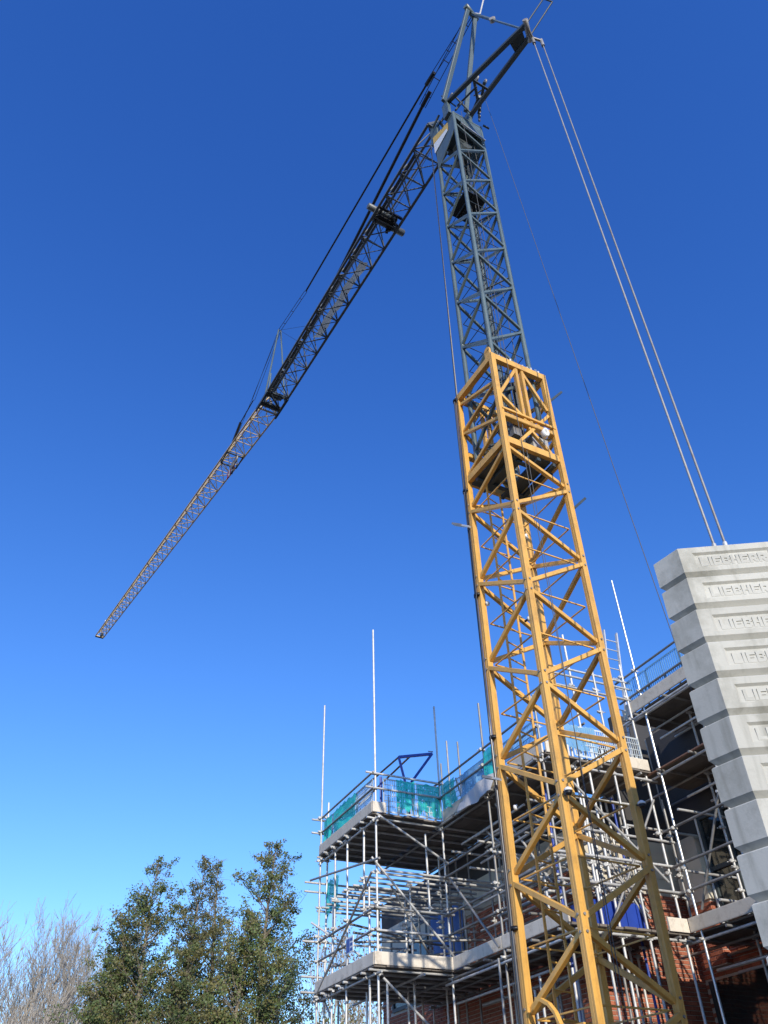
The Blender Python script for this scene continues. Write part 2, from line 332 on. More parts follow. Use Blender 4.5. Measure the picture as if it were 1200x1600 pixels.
w = MB(); prism(w, -1.66, -1.60, WA_R - .05, WA_R - .02, 4.86, 6.75); w.build('jamb_strip', 'white_frame', bld)
# floor slab behind so daylight does not shine through
w = MB(); prism(w, S0, WE_S - .3, WA_R + .3, 14, 7.0, 7.25); prism(w, WE_S - .3, S9, WB_R + .3, 14, 8.3, 8.5); w.build('roof_slab', 'block', bld)
w = MB(); prism(w, S0, S9, 13.7, 14, 0, 7.25); prism(w, S0, S0 + .3, WA_R + .3, 13.7, 0, 7.0); prism(w, S9 - .3, S9, WB_R + .3, 13.7, 0, 8.3); w.build('rear_wall', 'mortar', bld)

# ------------------------------------------------------------------ scaffold
TR = 0.0242
sc = thing('scaffold', S(0, 0, 0), 'tube scaffold with timber decks wrapped around the brick building', 'scaffold')
cm = MB()      # a coupler: two collars, a hinge plate and a bolt
cm.tube([(0, 0, -.028), (0, 0, .028)], .040, 8); cm.tube([(-.03, .055, 0), (.03, .055, 0)], .040, 8); cm.box((-.03, -.075, -.02), (.06, 0, 0), (0, .05, 0), (0, 0, .04)); cm.tube([(.02, -.11, .012), (.02, .02, .012)], .011, 6); cm.tube([(.05, .09, -.01), (.05, .13, -.02)], .011, 6)
CPL = cm.mesh('coupler', 'galv'); NC = [0]
def coupler(P, ang=None):
    if NC[0] >= 290: return
    NC[0] += 1; a = ang if ang is not None else ru(0, 6.28)
    put('coupler', CPL, Matrix.Translation(P) @ Matrix.Rotation(a, 4, 'Z') @ Matrix.Rotation(ru(-.1, .1), 4, 'X') @ Matrix.Scale(.8, 4), sc)
STD = []
def standard(s, r, top, z0=0.0, mn='galv', name='standard'):
    j = Vector((ru(-.012, .012), ru(-.012, .012), 0)); STD.append((s, r, z0, top))
    return tube(name, S(s, r, z0) + j, S(s, r, top) - j, TR, mn, sc)
def st(name, a, b, mn='galv', r=TR): return tube(name, S(*a), S(*b), r, mn, sc)
ZL, ZU, ZT = 4.74, 7.64, 8.92        # ledgers below the three decks
LF = -1.66                            # left face of the loading bay
# standards of the loading bay
standard(-3.0, LF - .06, 11.72); standard(-2.94, LF + .09, 9.05)
standard(0.0, LF + .04, 12.42); standard(0.0, 0.0, 10.62)
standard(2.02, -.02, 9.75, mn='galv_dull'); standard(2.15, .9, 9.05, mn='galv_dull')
for s_ in (-2.19, -1.47, -.56): standard(s_, LF, 7.62, 5.9)
for s_ in (-2.33, -1.55, -.38): standard(s_, LF + .03, 6.5, 0)
for s_, t_ in ((-2.6, 4.7), (-1.1, 4.62), (-.15, 4.62)): standard(s_, LF + .3, t_, 0)
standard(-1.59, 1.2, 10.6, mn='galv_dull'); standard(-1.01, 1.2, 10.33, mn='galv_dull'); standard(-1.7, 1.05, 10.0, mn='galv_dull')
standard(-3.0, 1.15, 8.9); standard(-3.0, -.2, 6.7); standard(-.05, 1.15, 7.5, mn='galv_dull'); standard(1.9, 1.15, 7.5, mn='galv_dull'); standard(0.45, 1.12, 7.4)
standard(-.6, -.55, 6.6); standard(-1.4, -.3, 6.55); standard(-2.2, .45, 6.55); standard(-.02, -.42, 7.5, 5.9); standard(-.9, .35, 7.4)
# standards along the end facing the camera and the right face
standard(4.0, 0.0, 9.0, mn='galv_dull'); standard(4.0, 1.05, 10.64); standard(4.03, 1.62, 9.95); standard(3.98, .72, 8.05); standard(4.0, 2.44, 10.2)
standard(2.8, 1.2, 8.6); standard(2.85, 2.3, 8.6); standard(3.3, 1.75, 7.5)
standard(4.34, 2.52, 12.26, mn='steel_bright'); standard(4.72, 3.35, 8.9); standard(5.62, 2.62, 8.3, 4.8); standard(5.9, 3.7, 8.7); standard(6.9, 2.55, 10.4); standard(3.95, 2.75, 7.3, 4.8, 'galv_dull')
standard(5.3, 3.2, 4.2, 0, 'galv')
standard(2.3, -.35, 4.65, mn='galv_dull')
for s_ in (3.2, 3.7): standard(s_, .55, 7.45, 0, 'blue_paint')
standard(3.45, 1.95, 7.4, 0, 'blue_paint')
# ledgers (run along the facade)
def ledger(s0, s1, r, z, mn='galv', name='ledger', z1=None): return st(name, (s0, r, z), (s1, r, z if z1 is None else z1), mn)
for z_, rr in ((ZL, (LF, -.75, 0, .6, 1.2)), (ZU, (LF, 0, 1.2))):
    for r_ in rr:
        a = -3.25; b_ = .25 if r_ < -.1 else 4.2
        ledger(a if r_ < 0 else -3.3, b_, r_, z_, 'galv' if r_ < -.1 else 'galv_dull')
ledger(-.2, 4.1, -.06, ZU + .08, 'galv'); ledger(-.15, 4.15, -.07, ZL - .09, 'galv')
for z_ in (ZL, ZU):
    for r_ in (2.55, 3.2, 3.85): ledger(3.0 if r_ > 2.6 else 3.75, 8.2, r_, z_, 'galv_dull' if r_ > 2.6 else 'galv')
ledger(3.8, 8.2, 2.47, ZU + .075, 'rust_tube')
for r_ in (2.55, 2.46, 3.2, 3.85): ledger(3.7, 8.2, r_, ZT, 'galv')
ledger(4.2, 5.9, 2.9, ZT - .42, 'galv'); ledger(5.0, 6.9, 3.3, ZT - .35, 'galv')
for r_ in (3.1, 3.7): ledger(4.3, 7.0, r_, ZU - .35, 'galv')
for r_ in (.35, .95): ledger(.2, 2.6, r_, ZU - .33, 'galv'); ledger(-.5, 3.4, r_, ZL - .33, 'galv')
for r_ in (3.1, 3.6): ledger(3.9, 7.2, r_, ZL - .36, 'galv')
# guard rails
for z_, mn in ((8.67, 'galv_dull'), (8.31, 'galv_dull')):
    ledger(-3.15, .1, LF - .05, z_, mn, 'guard_rail'); ledger(-.15, 4.05, -.05, z_, mn, 'guard_rail'); ledger(-3.2, 3.9, 1.25, z_, mn, 'guard_rail') if z_ > 8.5 else None
for z_ in (9.9, 9.42): ledger(3.7, 8.2, 2.5, z_, 'galv_dull', 'guard_rail')
for z_ in (5.5, 5.89): ledger(-3.15, .15, LF - .05, z_, 'galv_dull', 'guard_rail'); ledger(-.1, 4.1, -.05, z_, 'galv_dull', 'guard_rail')
for z_ in (5.52, 5.98, 6.62): ledger(3.85, 8.0, 2.5, z_, 'galv_dull', 'guard_rail')
ledger(-.3, 4.0, -.04, 6.62, 'galv_dull'); ledger(-.3, 4.0, .06, 6.9, 'galv_dull'); ledger(0.2, 3.9, 1.15, 6.2, 'galv_dull'); ledger(-.2, 3.9, 1.18, 5.6, 'galv_dull')
ledger(4.9, 7.5, 3.3, 6.72, 'galv')
# cross members (run into the building)
def cross(s, r0, r1, z, mn='galv', name='transom', dz=0.0): return st(name, (s, r0, z), (s, r1, z + dz), mn)
for z_ in (8.66, 8.33): cross(.05, LF - .22, .1, z_, 'galv', 'guard_rail')
for z_ in (5.49, 5.9): cross(.05, LF - .15, .12, z_, 'galv', 'guard_rail')
for z_ in (8.62, 8.30): cross(-3.05, LF - .3, .3, z_, 'galv', 'guard_rail')
for z_ in (7.15, 6.95, 5.9, 5.2, 4.9): cross(-3.06, LF - .42, .8, z_, 'galv')
for k in range(11): cross(-3.05 + .305 * k, LF - .1, 1.25 if k % 2 else 1.1, 6.56 + ru(-.02, .02), 'galv')
cross(.06, LF + .1, 1.3, 6.62, 'galv'); cross(.35, -.1, 1.3, 6.44, 'galv'); cross(1.2, -.1, 1.3, 6.5, 'galv'); cross(2.1, -.1, 1.3, 6.55, 'galv'); cross(1.6, -.1, 1.3, 6.9, 'galv'); cross(.7, -.2, 1.3, 6.95, 'galv')
for z_, mn in ((9.78, 'galv'), (9.36, 'galv'), (9.62, 'galv')): cross(4.02, .6, 2.6, z_, mn, 'guard_rail')
for z_ in (5.55, 6.0): cross(4.05, -.1, 2.6, z_, 'galv', 'guard_rail')
cross(4.04, -.1, 2.65, ZL + .02); cross(4.06, .8, 2.65, ZU - .03); cross(4.05, .2, 2.7, 6.45)
cross(4.6, 2.45, 3.9, 6.86); cross(5.6, 2.45, 3.9, 6.84); cross(3.6, 2.0, 3.8, 6.84); cross(4.2, 2.45, 3.9, 5.9)
cross(5.0, 2.45, 3.9, 5.2)
for k, s_ in enumerate((-2.95, -2.55, -2.1, -1.7, -1.3, -.85, -.4, -.02)):
    cross(s_, LF - .17, 1.3, ZU + .06 + ru(-.01, .01), 'galv'); cross(s_ + .05, LF - .17, 1.3, ZL + .06, 'galv')
for s_ in (.75, 1.5, 2.3, 3.1, 3.9): cross(s_, -.16, 1.3, ZU + .05, 'galv_dull'); cross(s_, -.16, 1.3, ZL + .05, 'galv_dull')
for s_ in (4.15, 5.05, 5.95, 6.9, 7.8): cross(s_, 2.38, 3.9, ZT + .05, 'galv_dull'); cross(s_ + .25, 2.38, 3.9, ZU + .05, 'galv_dull'); cross(s_, 2.38, 3.9, ZL + .05, 'galv_dull')
for r_ in (.7, 1.5, 2.2): st('transom', (2.75, r_, ZU + .05), (4.15, r_, ZU + .05), 'galv_dull'); st('transom', (2.75, r_, ZL + .05), (4.15, r_, ZL + .05), 'galv_dull')
# braces
st('brace', (.08, LF - .1, 7.82), (.08, .06, 6.9)); st('brace', (.10, LF - .12, 6.84), (.10, .12, 5.02)); st('brace', (.10, LF + .1, 4.66), (.10, .3, 3.2))
st('brace', (-3.6, LF - .08, 7.36), (.4, LF - .08, 6.74), 'galv_dull'); st('brace', (.05, LF - .1, 6.56), (-3.1, LF - .1, 4.72), 'galv_dull')
st('brace', (-3.1, LF - .2, 6.3), (-1.9, LF + .8, 5.3)); st('brace', (-2.9, LF + .1, 4.7), (-.9, LF + .2, 2.7)); st('brace', (-.5, LF + .6, 6.5), (-1.8, .9, 4.9))
st('brace', (2.0, .15, 7.55), (3.0, .7, 5.6)); st('brace', (1.2, .35, 7.3), (2.4, 1.0, 5.9)); st('brace', (4.08, .3, 7.5), (4.08, 2.3, 5.7)); st('brace', (4.1, 2.4, 7.2), (4.1, .9, 5.0), 'galv_dull')
st('brace', (5.6, 2.6, 7.0), (4.4, 2.6, 5.2), 'galv_dull'); st('brace', (.4, -.12, 6.5), (2.0, -.12, 4.9), 'galv_dull')
st('brace', (.6, .1, 8.6), (-.4, 1.0, 7.9), 'galv_dull')
for k in range(16):
    z_ = ru(5.0, 7.4); r_ = ru(.1, 1.2)
    st('ledger', (ru(.2, 2.2), r_, z_), (ru(2.6, 4.1), r_ + ru(-.05, .05), z_ + ru(-.04, .04)), random.choice(('galv', 'galv_dull')))
for k in range(14):
    z_ = ru(5.0, 7.4); s_ = ru(2.8, 4.0)
    st('transom', (s_, ru(0, .8), z_), (s_ + ru(-.06, .06), ru(1.5, 2.7), z_ + ru(-.05, .05)), random.choice(('galv', 'galv', 'galv_dull')))
for k in range(10): standard(ru(2.75, 4.0), ru(.15, 2.4), ru(6.0, 7.55), ru(4.9, 5.4), random.choice(('galv', 'galv_dull')))
for k in range(8): standard(ru(.2, 3.9), ru(.1, 1.2), ru(4.0, 4.6), 0, random.choice(('galv', 'galv_dull')))
for k in range(6): st('brace', (ru(2.8, 4.0), ru(.1, 1.0), ru(6.6, 7.4)), (ru(2.8, 4.0), ru(1.4, 2.4), ru(5.0, 5.8)), 'galv_dull')
for k in range(8): st('ledger', (ru(-2.9, -1.5), ru(-1.5, .9), 0), (0, 0, 0)) if False else st('transom', (ru(-2.9, -.2), LF + .1, 4.95 + .2 * k), (ru(-2.9, -.2), 1.1, 5.0 + .2 * k), random.choice(('galv', 'galv_dull')))
# couplers where tubes meet
for s_, r_, z0, t_ in STD:
    for z_ in (ZL, ZU, 5.5, 5.89, 6.6, 8.33, 8.67, ZT, 9.42, 9.9, 6.0):
        if z0 < z_ < t_ + .05:
            if z_ in (8.33, 8.67) and r_ > .5: continue
            if z_ in (ZT, 9.42, 9.9) and s_ < 3.6: continue
            coupler(S(s_, r_, z_) - E2 * .02, math.atan2(E1.y, E1.x) + random.choice((0, math.pi)))
for s_ in (-2.95, -2.55, -2.1, -1.7, -1.3, -.85, -.4): coupler(S(s_, LF - .05, ZU + .03)); coupler(S(s_ + .05, LF - .05, ZL + .03))
for s_ in (.75, 1.5, 2.3, 3.1): coupler(S(s_, -.05, ZU + .05)); coupler(S(s_, -.05, ZL + .03))
for s_ in (4.15, 5.05, 5.95): coupler(S(s_, 2.5, ZT + .03)); coupler(S(s_ + .25, 2.5, ZU + .03)); coupler(S(s_, 2.5, ZL + .03))
# scaffold boards, one by one
def boards(s0, s1, r0, r1, z, along='s', bw=.225):
    w_ = (r1 - r0) if along == 's' else (s1 - s0); nb = int(w_ / (bw + .008)); pitch = w_ / nb
    for i in range(nb):
        j = ru(-.03, .03); zz = z + ru(0, .006)
        if along == 's': c = r0 + pitch * (i + .5); bar('scaffold_board', S(s0 + j, c, zz), S(s1 + j, c, zz), pitch - .009, .038, 'board', sc, UZ)
        else: c = s0 + pitch * (i + .5); bar('scaffold_board', S(c, r0 + j, zz), S(c, r1 + j, zz), pitch - .009, .038, 'board', sc, UZ)
DZ = .115
boards(-3.1, .12, LF - .1, -.02, ZU + DZ, 's'); boards(-3.1, 4.1, .0, 1.32, ZU + DZ)
boards(-3.1, .12, LF - .1, -.02, ZL + DZ, 's'); boards(-3.1, 4.1, .0, 1.32, ZL + DZ)
boards(2.72, 4.1, 1.34, 2.50, ZU + DZ, 's'); boards(2.72, 4.1, 1.34, 2.50, ZL + DZ, 's')
for z_ in (ZL, ZU): boards(3.72, 8.2, 2.52, 3.88, z_ + DZ)
boards(3.72, 8.2, 2.52, 3.88, ZT + DZ)
# toe boards
def toe(a, b_, z, h=.222, mn='toe', out=None): bar('toe_board', S(*a, z + h / 2), S(*b_, z + h / 2), .036, h, mn, sc, UZ)
zt = DZ + .02
for z_ in (ZL + zt, ZU + zt):
    if z_ < 6: toe((.13, LF - .1), (.13, .02), z_)
    else: toe((.13, LF - .1), (.13, LF + .22), z_)
    toe((-3.0, LF - .09), (.1, LF - .09), z_); toe((.14, -.03), (1.98, -.03), z_); toe((2.0, -.03), (4.08, -.03), z_)
toe((4.12, 0.02), (4.12, .55), ZU + zt); toe((4.12, 1.75), (4.12, 2.46), ZU + zt); toe((4.12, 2.02), (4.12, 2.46), ZL + zt)
toe((3.86, 2.48), (5.9, 2.48), ZT + zt, .25); toe((5.92, 2.48), (8.1, 2.48), ZT + zt, .25); toe((4.16, 2.47), (6.1, 2.47), ZL + zt); toe((6.12, 2.47), (8.1, 2.47), ZL + zt)
toe((3.70, 2.52), (3.70, 3.8), ZT + zt)

# brick guards and netting hung on the rails
def guard(label, A, B, z0, z1, mats, pv=.05, ph=.11, out=None, group='mesh guards hung on the scaffold rails', cat='guard', name='brick_guard'):
    A = Vector(A); B = Vector(B); X = (B - A); L = X.length; X.normalize(); H = z1 - z0; mb = MB(); N = Vector((X.y, -X.x, 0))
    nv = max(2, int(L / pv)); nh = max(2, int(H / ph))
    for i in range(nv + 1):
        t = .034 if i in (0, nv) else (.024 if i % 8 == 0 else .014); c = A + X * (L * i / nv)
        mb.beam(c + UZ * z0, c + UZ * z1, t, .008, N)
    for j in range(nh + 1):
        t = .034 if j in (0, nh) else .013
        mb.beam(A + UZ * (z0 + H * j / nh) + N * .009, B + UZ * (z0 + H * j / nh) + N * .009, .008, t, UZ)
    for i in range(3):   # cut-out tabs and gusset strips
        c = A + X * (L * (i + .5) / 3)
        mb.beam(c + UZ * (z0 - .06) - N * .007, c + UZ * (z0 + H * ru(.3, .5)) - N * .007, .05, .005, N)
    return tag(mb.build(name, mats, loc=(A + B) / 2 + UZ * z0), label, cat, group)
def net(label, A, B, z0, z1, mn, drape=.05, group='netting tied to the scaffold rails', nx=14, nz=8, cat='netting', name='debris_netting', seed=0):
    rs = random.Random(seed); A = Vector(A); B = Vector(B); X = B - A; N = Vector((X.y, -X.x, 0)).normalized(); mb = MB(); vv = []
    ph = [rs.uniform(0, 6) for _ in range(4)]
    low = [rs.uniform(0, .22) for _ in range(nx + 1)]; top = [rs.uniform(0, .09) for _ in range(nx + 1)]
    for j in range(nz + 1):
        for i in range(nx + 1):
            a, b_ = i / nx, j / nz; zz = z0 + low[i] * (z1 - z0) + (z1 - z0) * b_ * (1 - low[i] - top[i])
            off = drape * (math.sin(a * 17 + ph[0]) * .5 + math.sin(a * 7 + b_ * 4 + ph[1])) * (1.1 - b_)
            vv.append(A + X * a + UZ * zz + N * off)
    # open mesh cloth: woven from narrow strips
    ny = nz * 3; nn = nx * 3
    def P(a, b_):
        i = min(int(a * nx), nx - 1); j = min(int(b_ * nz), nz - 1); fa = a * nx - i; fb = b_ * nz - j
        q = lambda ii, jj: vv[jj * (nx + 1) + ii]
        return q(i, j).lerp(q(i + 1, j), fa).lerp(q(i, j + 1).lerp(q(i + 1, j + 1), fa), fb)
    for i in range(nn):
        for j in range(ny):
            if rs.random() < .03: continue
            a0, a1, b0, b1 = i / nn, (i + .93) / nn, j / ny, (j + .93) / ny
            mb.add([P(a0, b0), P(a1, b0), P(a1, b1), P(a0, b1)], [(0, 1, 2, 3)], True)
    return tag(mb.build(name, mn, loc=(A + B) / 2 + UZ * z0), label, cat, group)
zg0, zg1 = 7.86, 8.58
guard('white mesh guard on the loading bay end, beside the blue post', S(.0, -1.42, 0), S(.0, -.72, 0), zg0, zg1, 'white_guard')
guard('white mesh guard behind teal netting on the loading bay end', S(.0, -.70, 0), S(.0, -.04, 0), zg0, zg1, 'white_guard')
net('teal netting over the middle of the loading bay end rail', S(.03, -1.12, 0), S(.03, -.66, 0), zg0, zg1 + .06, 'teal_net', .035, nx=8, seed=3)
net('teal netting over the loading bay end next to the corner standard', S(.03, -.60, 0), S(.03, -.03, 0), zg0 - .02, zg1 + .05, 'teal_net', .035, nx=10, seed=4)
for k, (a, b_) in enumerate(((-2.95, -2.0), (-1.95, -1.0), (-.95, -.1))):
    guard(('white mesh guard on the left loading bay rail, farthest from the crane', 'white mesh guard halfway along the left loading bay rail', 'white mesh guard on the left loading bay rail next to the tall standard')[k], S(a, LF + .02, 0), S(b_, LF + .02, 0), zg0, zg1, 'white_guard')
net('teal netting halfway along the left rail of the loading bay', S(-2.3, LF - .02, 0), S(-.95, LF - .02, 0), zg0 - .08, zg1 + .05, 'teal_net', .03, seed=5)
net('teal netting hanging below the top deck at the far standard', S(-3.0, LF + .1, 0), S(-2.2, LF + .1, 0), 6.3, 7.2, 'teal_net', .04, seed=6)
for k, (a, b_) in enumerate(((.15, 1.05), (1.1, 1.98), (2.05, 3.0), (3.05, 4.0))):
    guard(('blue white mesh guard right of the loading bay corner standard', 'blue white mesh guard above the grey tarpaulin', 'blue mesh guard right of the dark standard, behind the crane mast', 'blue mesh guard behind the crane mast nearest the return wall')[k], S(a, .02, 0), S(b_, .02, 0), zg0, 8.5, 'blue_guard' if k != 0 else 'white_guard')
net('teal netting tied right of the dark standard', S(2.05, -.04, 0), S(2.6, -.04, 0), 7.9, 8.62, 'teal_net', .03, nx=8, seed=8)
net('teal netting on the rail right of the bay corner standard', S(.15, -.04, 0), S(.75, -.04, 0), 7.92, 8.6, 'teal_net', .04, nx=8, seed=21)
net('teal netting at the far end of the left bay rail', S(-2.95, LF - .02, 0), S(-2.45, LF - .02, 0), zg0 - .05, zg1 + .03, 'teal_net', .04, nx=8, seed=22)
net('pale ragged netting on the rail above the tarpaulin', S(1.0, -.03, 0), S(2.0, -.03, 0), 7.95, 8.5, 'blue_guard', .04, seed=9)
for k, (a, b_) in enumerate(((3.95, 4.6), (4.64, 5.6), (5.65, 6.6))):
    guard(('pale blue mesh guard at the corner of the highest deck', 'pale blue mesh guard along the highest deck beside the counterweight', 'pale blue mesh guard on the highest deck behind the counterweight')[k], S(a, 2.53, 0), S(b_, 2.53, 0), 9.12, 9.78, 'blue_guard', .055, .3)
guard('white mesh guard lying behind the perforated platform', S(4.06, .75, 0), S(4.06, 1.55, 0), 7.85, 8.45, 'white_guard'); guard('white mesh guard between the mast and the ladder', S(4.06, 1.6, 0), S(4.06, 2.4, 0), 7.85, 8.45, 'white_guard')
net('pale netting behind the mast on the end rail', S(4.08, .3, 0), S(4.08, 1.3, 0), 7.9, 8.5, 'blue_guard', .03, seed=12)
# grey tarpaulin over the toe board
mb = MB(); vv = []
for j in range(7):
    for i in range(15):
        a, b_ = i / 14, j / 6
        top = 7.98 + .1 * math.sin(a * 3) - .12 * (1 - a)
        vv.append(S(1.02 + 1.45 * a, -.1 - .10 * (1 - b_) * (1 + .5 * math.sin(a * 9)) - .02 * math.sin(a * 21 + b_ * 3), 7.62 + (top - 7.62) * b_))
mb.add(vv, [(j * 15 + i, j * 15 + i + 1, (j + 1) * 15 + i + 1, (j + 1) * 15 + i) for j in range(6) for i in range(14)], True)
tag(mb.build('tarpaulin', 'tarp', loc=S(1.7, -.1, 7.6)), 'crumpled grey tarpaulin draped over the deck edge', 'tarpaulin')
# loading bay gate (blue)
gt = thing('loading_gate', S(-.3, -.9, ZU + .14), 'blue steel loading bay gate standing on the top deck', 'gate')
B1 = S_s(623, 1183, -.3); B2 = S_s(675, 1178, -.3); B3 = S_s(633, 1222, -.3); B4 = S_s(643, 1222, -.3)
bar('top_bar', B1, B2, .06, .06, 'blue_paint', gt); bar('strut', B1, B3, .055, .055, 'blue_paint', gt); bar('strut', B2, B4, .055, .055, 'blue_paint', gt)
bar('post', S(-.25, -1.37, ZU + .14), S(-.25, -1.37, 8.72), .10, .06, 'blue_paint', gt); bar('post', S(-2.85, -1.5, ZU + .14), S(-2.85, -1.5, 8.6), .10, .06, 'blue_paint', gt)
bar('post', B3 + Vector((0, 0, 0)), S(-.3, -.62, ZU + .14), .06, .06, 'blue_paint', gt)
tube('rail', S(-3.3, -.9, 9.3), B1, .022, 'rust_tube', gt); tube('rail', S(-2.6, -.85, 9.0), B1.lerp(B2, .35), .022, 'rust_tube', gt); tube('pin', B2 + UZ * .05 - E2 * .1, B2 + UZ * .06 + E2 * .03, .012, 'galv_dull', gt)
tube('cross_tube', S(-3.3, -.9, 9.3), S(-2.6, -.85, 9.0), .022, 'rust_tube', gt); tube('prop', S(-3.28, -.9, 9.28), S(-2.85, -1.5, 8.6), .02, 'rust_tube', gt)
# ladder beside the mast
ld = thing('ladder', S(3.3, 2.45, ZU + .15), 'aluminium ladder rising above the end deck beside the crane mast', 'ladder')
A0, A1 = S_s(945, 1200, 3.45), S_s(943, 985, 3.3); 
lo = S(3.62, 2.12, ZU + .15); hi = S_s(943, 985, 3.3); wv = E2 * .37
for k in (0, 1): bar('stile', lo + wv * k, hi + wv * k, .03, .07, 'galv', ld, E1)
nr = 14
for k in range(1, nr):
    c = lo.lerp(hi, k / nr); tube('rung', c, c + wv, .013, 'galv', ld, 8)
# perforated platform seen from below
mb = MB(); O = S(3.45, .95, 7.86)
for i in range(16): mb.beam(O + E2 * (.05 * i), O + E2 * (.05 * i) + E1 * .45, .022, .012, UZ)
for i in range(9): mb.beam(O + E1 * (.055 * i) + UZ * .013, O + E1 * (.055 * i) + E2 * .78 + UZ * .013, .022, .012, UZ)
for d in (0, .45): mb.beam(O + E1 * d, O + E1 * d + E2 * .78, .012, .07, UZ)
tag(mb.build('grating_platform', 'dark_grey', loc=O), 'dark perforated steel platform on the end deck behind the mast', 'platform')
# safety notice
mb = MB(); O = S(-1.2, LF - .13, 5.28)
mb.box(O, E1 * .36, E2 * .012, UZ * .30)
nz_ = mb.build('notice_sign', 'white', loc=O); tag(nz_, 'blue and white notice board tied to the left scaffold rails', 'sign')
mb = MB()
mb.box(O + E1 * .02 + UZ * .02 - E2 * .004, E1 * .17, E2 * .003, UZ * .25)
for k in range(3): mb.box(O + E1 * .215 + UZ * (.03 + .09 * k) - E2 * .004, E1 * .12, E2 * .003, UZ * .055)
mb.build('print_panel', 'blue_paint', nz_)
# blue hoist box behind the mast
hb = MB(); 
hb.box(S(3.4, .55, ZL + .16), E1 * .5, E2 * 1.15, UZ * .42)
for k in range(5): hb.box(S(3.9, .60 + .24 * k, ZL + .18), E1 * .025, E2 * .05, UZ * .38)
tag(hb.build('material_skip', 'blue_paint', loc=S(3.6, 1.1, ZL + .16)), 'dark blue steel skip on the lower deck behind the mast', 'skip')

# ------------------------------------------------------------------ crane
TL = Vector((math.tan(R_(.2)), math.tan(R_(-1.6)), 1.0)); T0 = Vector((2.344, 10.83, 0.0)); AZT = R_(119)
TA = Vector((math.cos(AZT), math.sin(AZT), 0)); TB = Vector((math.sin(AZT), -math.cos(AZT), 0))
def T(u, v, z): return T0 + TA * u + TB * v + TL * z
def T_v(px, py, v):     # pixel on the mast face v = const
    n = TA.cross(TL).normalized(); X = hit(px, py, n, T0 + TB * v); return X
def T_u(px, py, u):
    n = TB.cross(TL).normalized(); X = hit(px, py, n, T0 + TA * u); return X
cr = thing('tower_crane', T0, 'yellow and grey self-erecting tower crane with a long jib', 'crane')
HW = .65; LW = .098; NL = .58                     # half width, leg size, node line
PB = 1.42                                         # top of the slewing platform
lm = MB()
# mast crown, guide ring and platform ring as one frame
def ring(mb, z, hw, w, h):
    c = [T(-hw, -hw, z), T(hw, -hw, z), T(hw, hw, z), T(-hw, hw, z)]
    for i in range(4):
        p, q = c[i], c[(i + 1) % 4]; d = (q - p).normalized() * (LW / 2); mb.beam(p + d, q - d, w, h, UZ)
ring(lm, 13.70, HW - .05, .10, .15)
lower = lm.build('lower_mast', 'yellow', cr)
lm = MB(); ring(lm, 11.50, HW - .05, .08, .15); lm.build('platform_ring', 'yellow', lower)
LEG = {'C': (-1, -1), 'L': (1, -1), 'F': (1, 1), 'R': (-1, 1)}
def lp(k, z, hw): s_ = LEG[k]; return T(s_[0] * hw, s_[1] * hw, z)
for k in 'CLFR':
    put('leg', unit('leg', 'yellow'), bmat(lp(k, PB, HW - LW / 2), lp(k, 13.78, HW - LW / 2), LW, LW, TA), lower)
N1 = [3.09 + 1.545 * k for k in range(-1, 6)]       # nodes of legs L and R
N2 = [3.85 + 1.535 * k for k in range(-1, 5)] + [11.42]
OUT = {('C', 'L'): -TB, ('L', 'F'): TA, ('F', 'R'): TB, ('R', 'C'): -TA}
def brace(a, za, b_, zb, hw, w, mn, par, inset=.0, name='brace'):
    p, q = lp(a, za, hw), lp(b_, zb, hw); d = (q - p).normalized()
    return bar(name, p + d * inset, q - d * inset, w, w, mn, par, OUT.get((a, b_)) or OUT.get((b_, a)) or UZ)
for a, b_ in OUT:
    na, nb = (N1 if a in 'LR' else N2), (N1 if b_ in 'LR' else N2)
    n1, n2 = (a, b_) if a in 'LR' else (b_, a)        # n1 has nodes N1
    for z1 in N1:
        for z2 in N2:
            if .4 < z2 - z1 < 1.1 or .4 < z1 - z2 < 1.1:
                dz = .05 if z2 > z1 else -.05
                brace(n1, z1 + dz, n2, z2 - dz, HW - .035 - .03 * (z2 > z1), .066, 'yellow', lower, .03)
    for z_ in N1 + N2[:-1]: brace(a, z_ - .02, b_, z_ - .02, HW - .12, .020, 'yellow', lower, 0, 'tie_rod')
for k in 'CLR':
    for z_ in (N1 if k in 'LR' else N2[:-1]):
        for dz in (-.09, .09):
            su, sv = LEG[k]; f = HW - LW / 2
            if k != 'L': p = T(su * HW, sv * f, z_ + dz); tube('node_bolt', p, p + TA * su * .016, .017, 'galv_dull', lower, 8)
            if k != 'R': p = T(su * f, sv * HW, z_ + dz); tube('node_bolt', p, p + TB * sv * .016, .017, 'galv_dull', lower, 8)
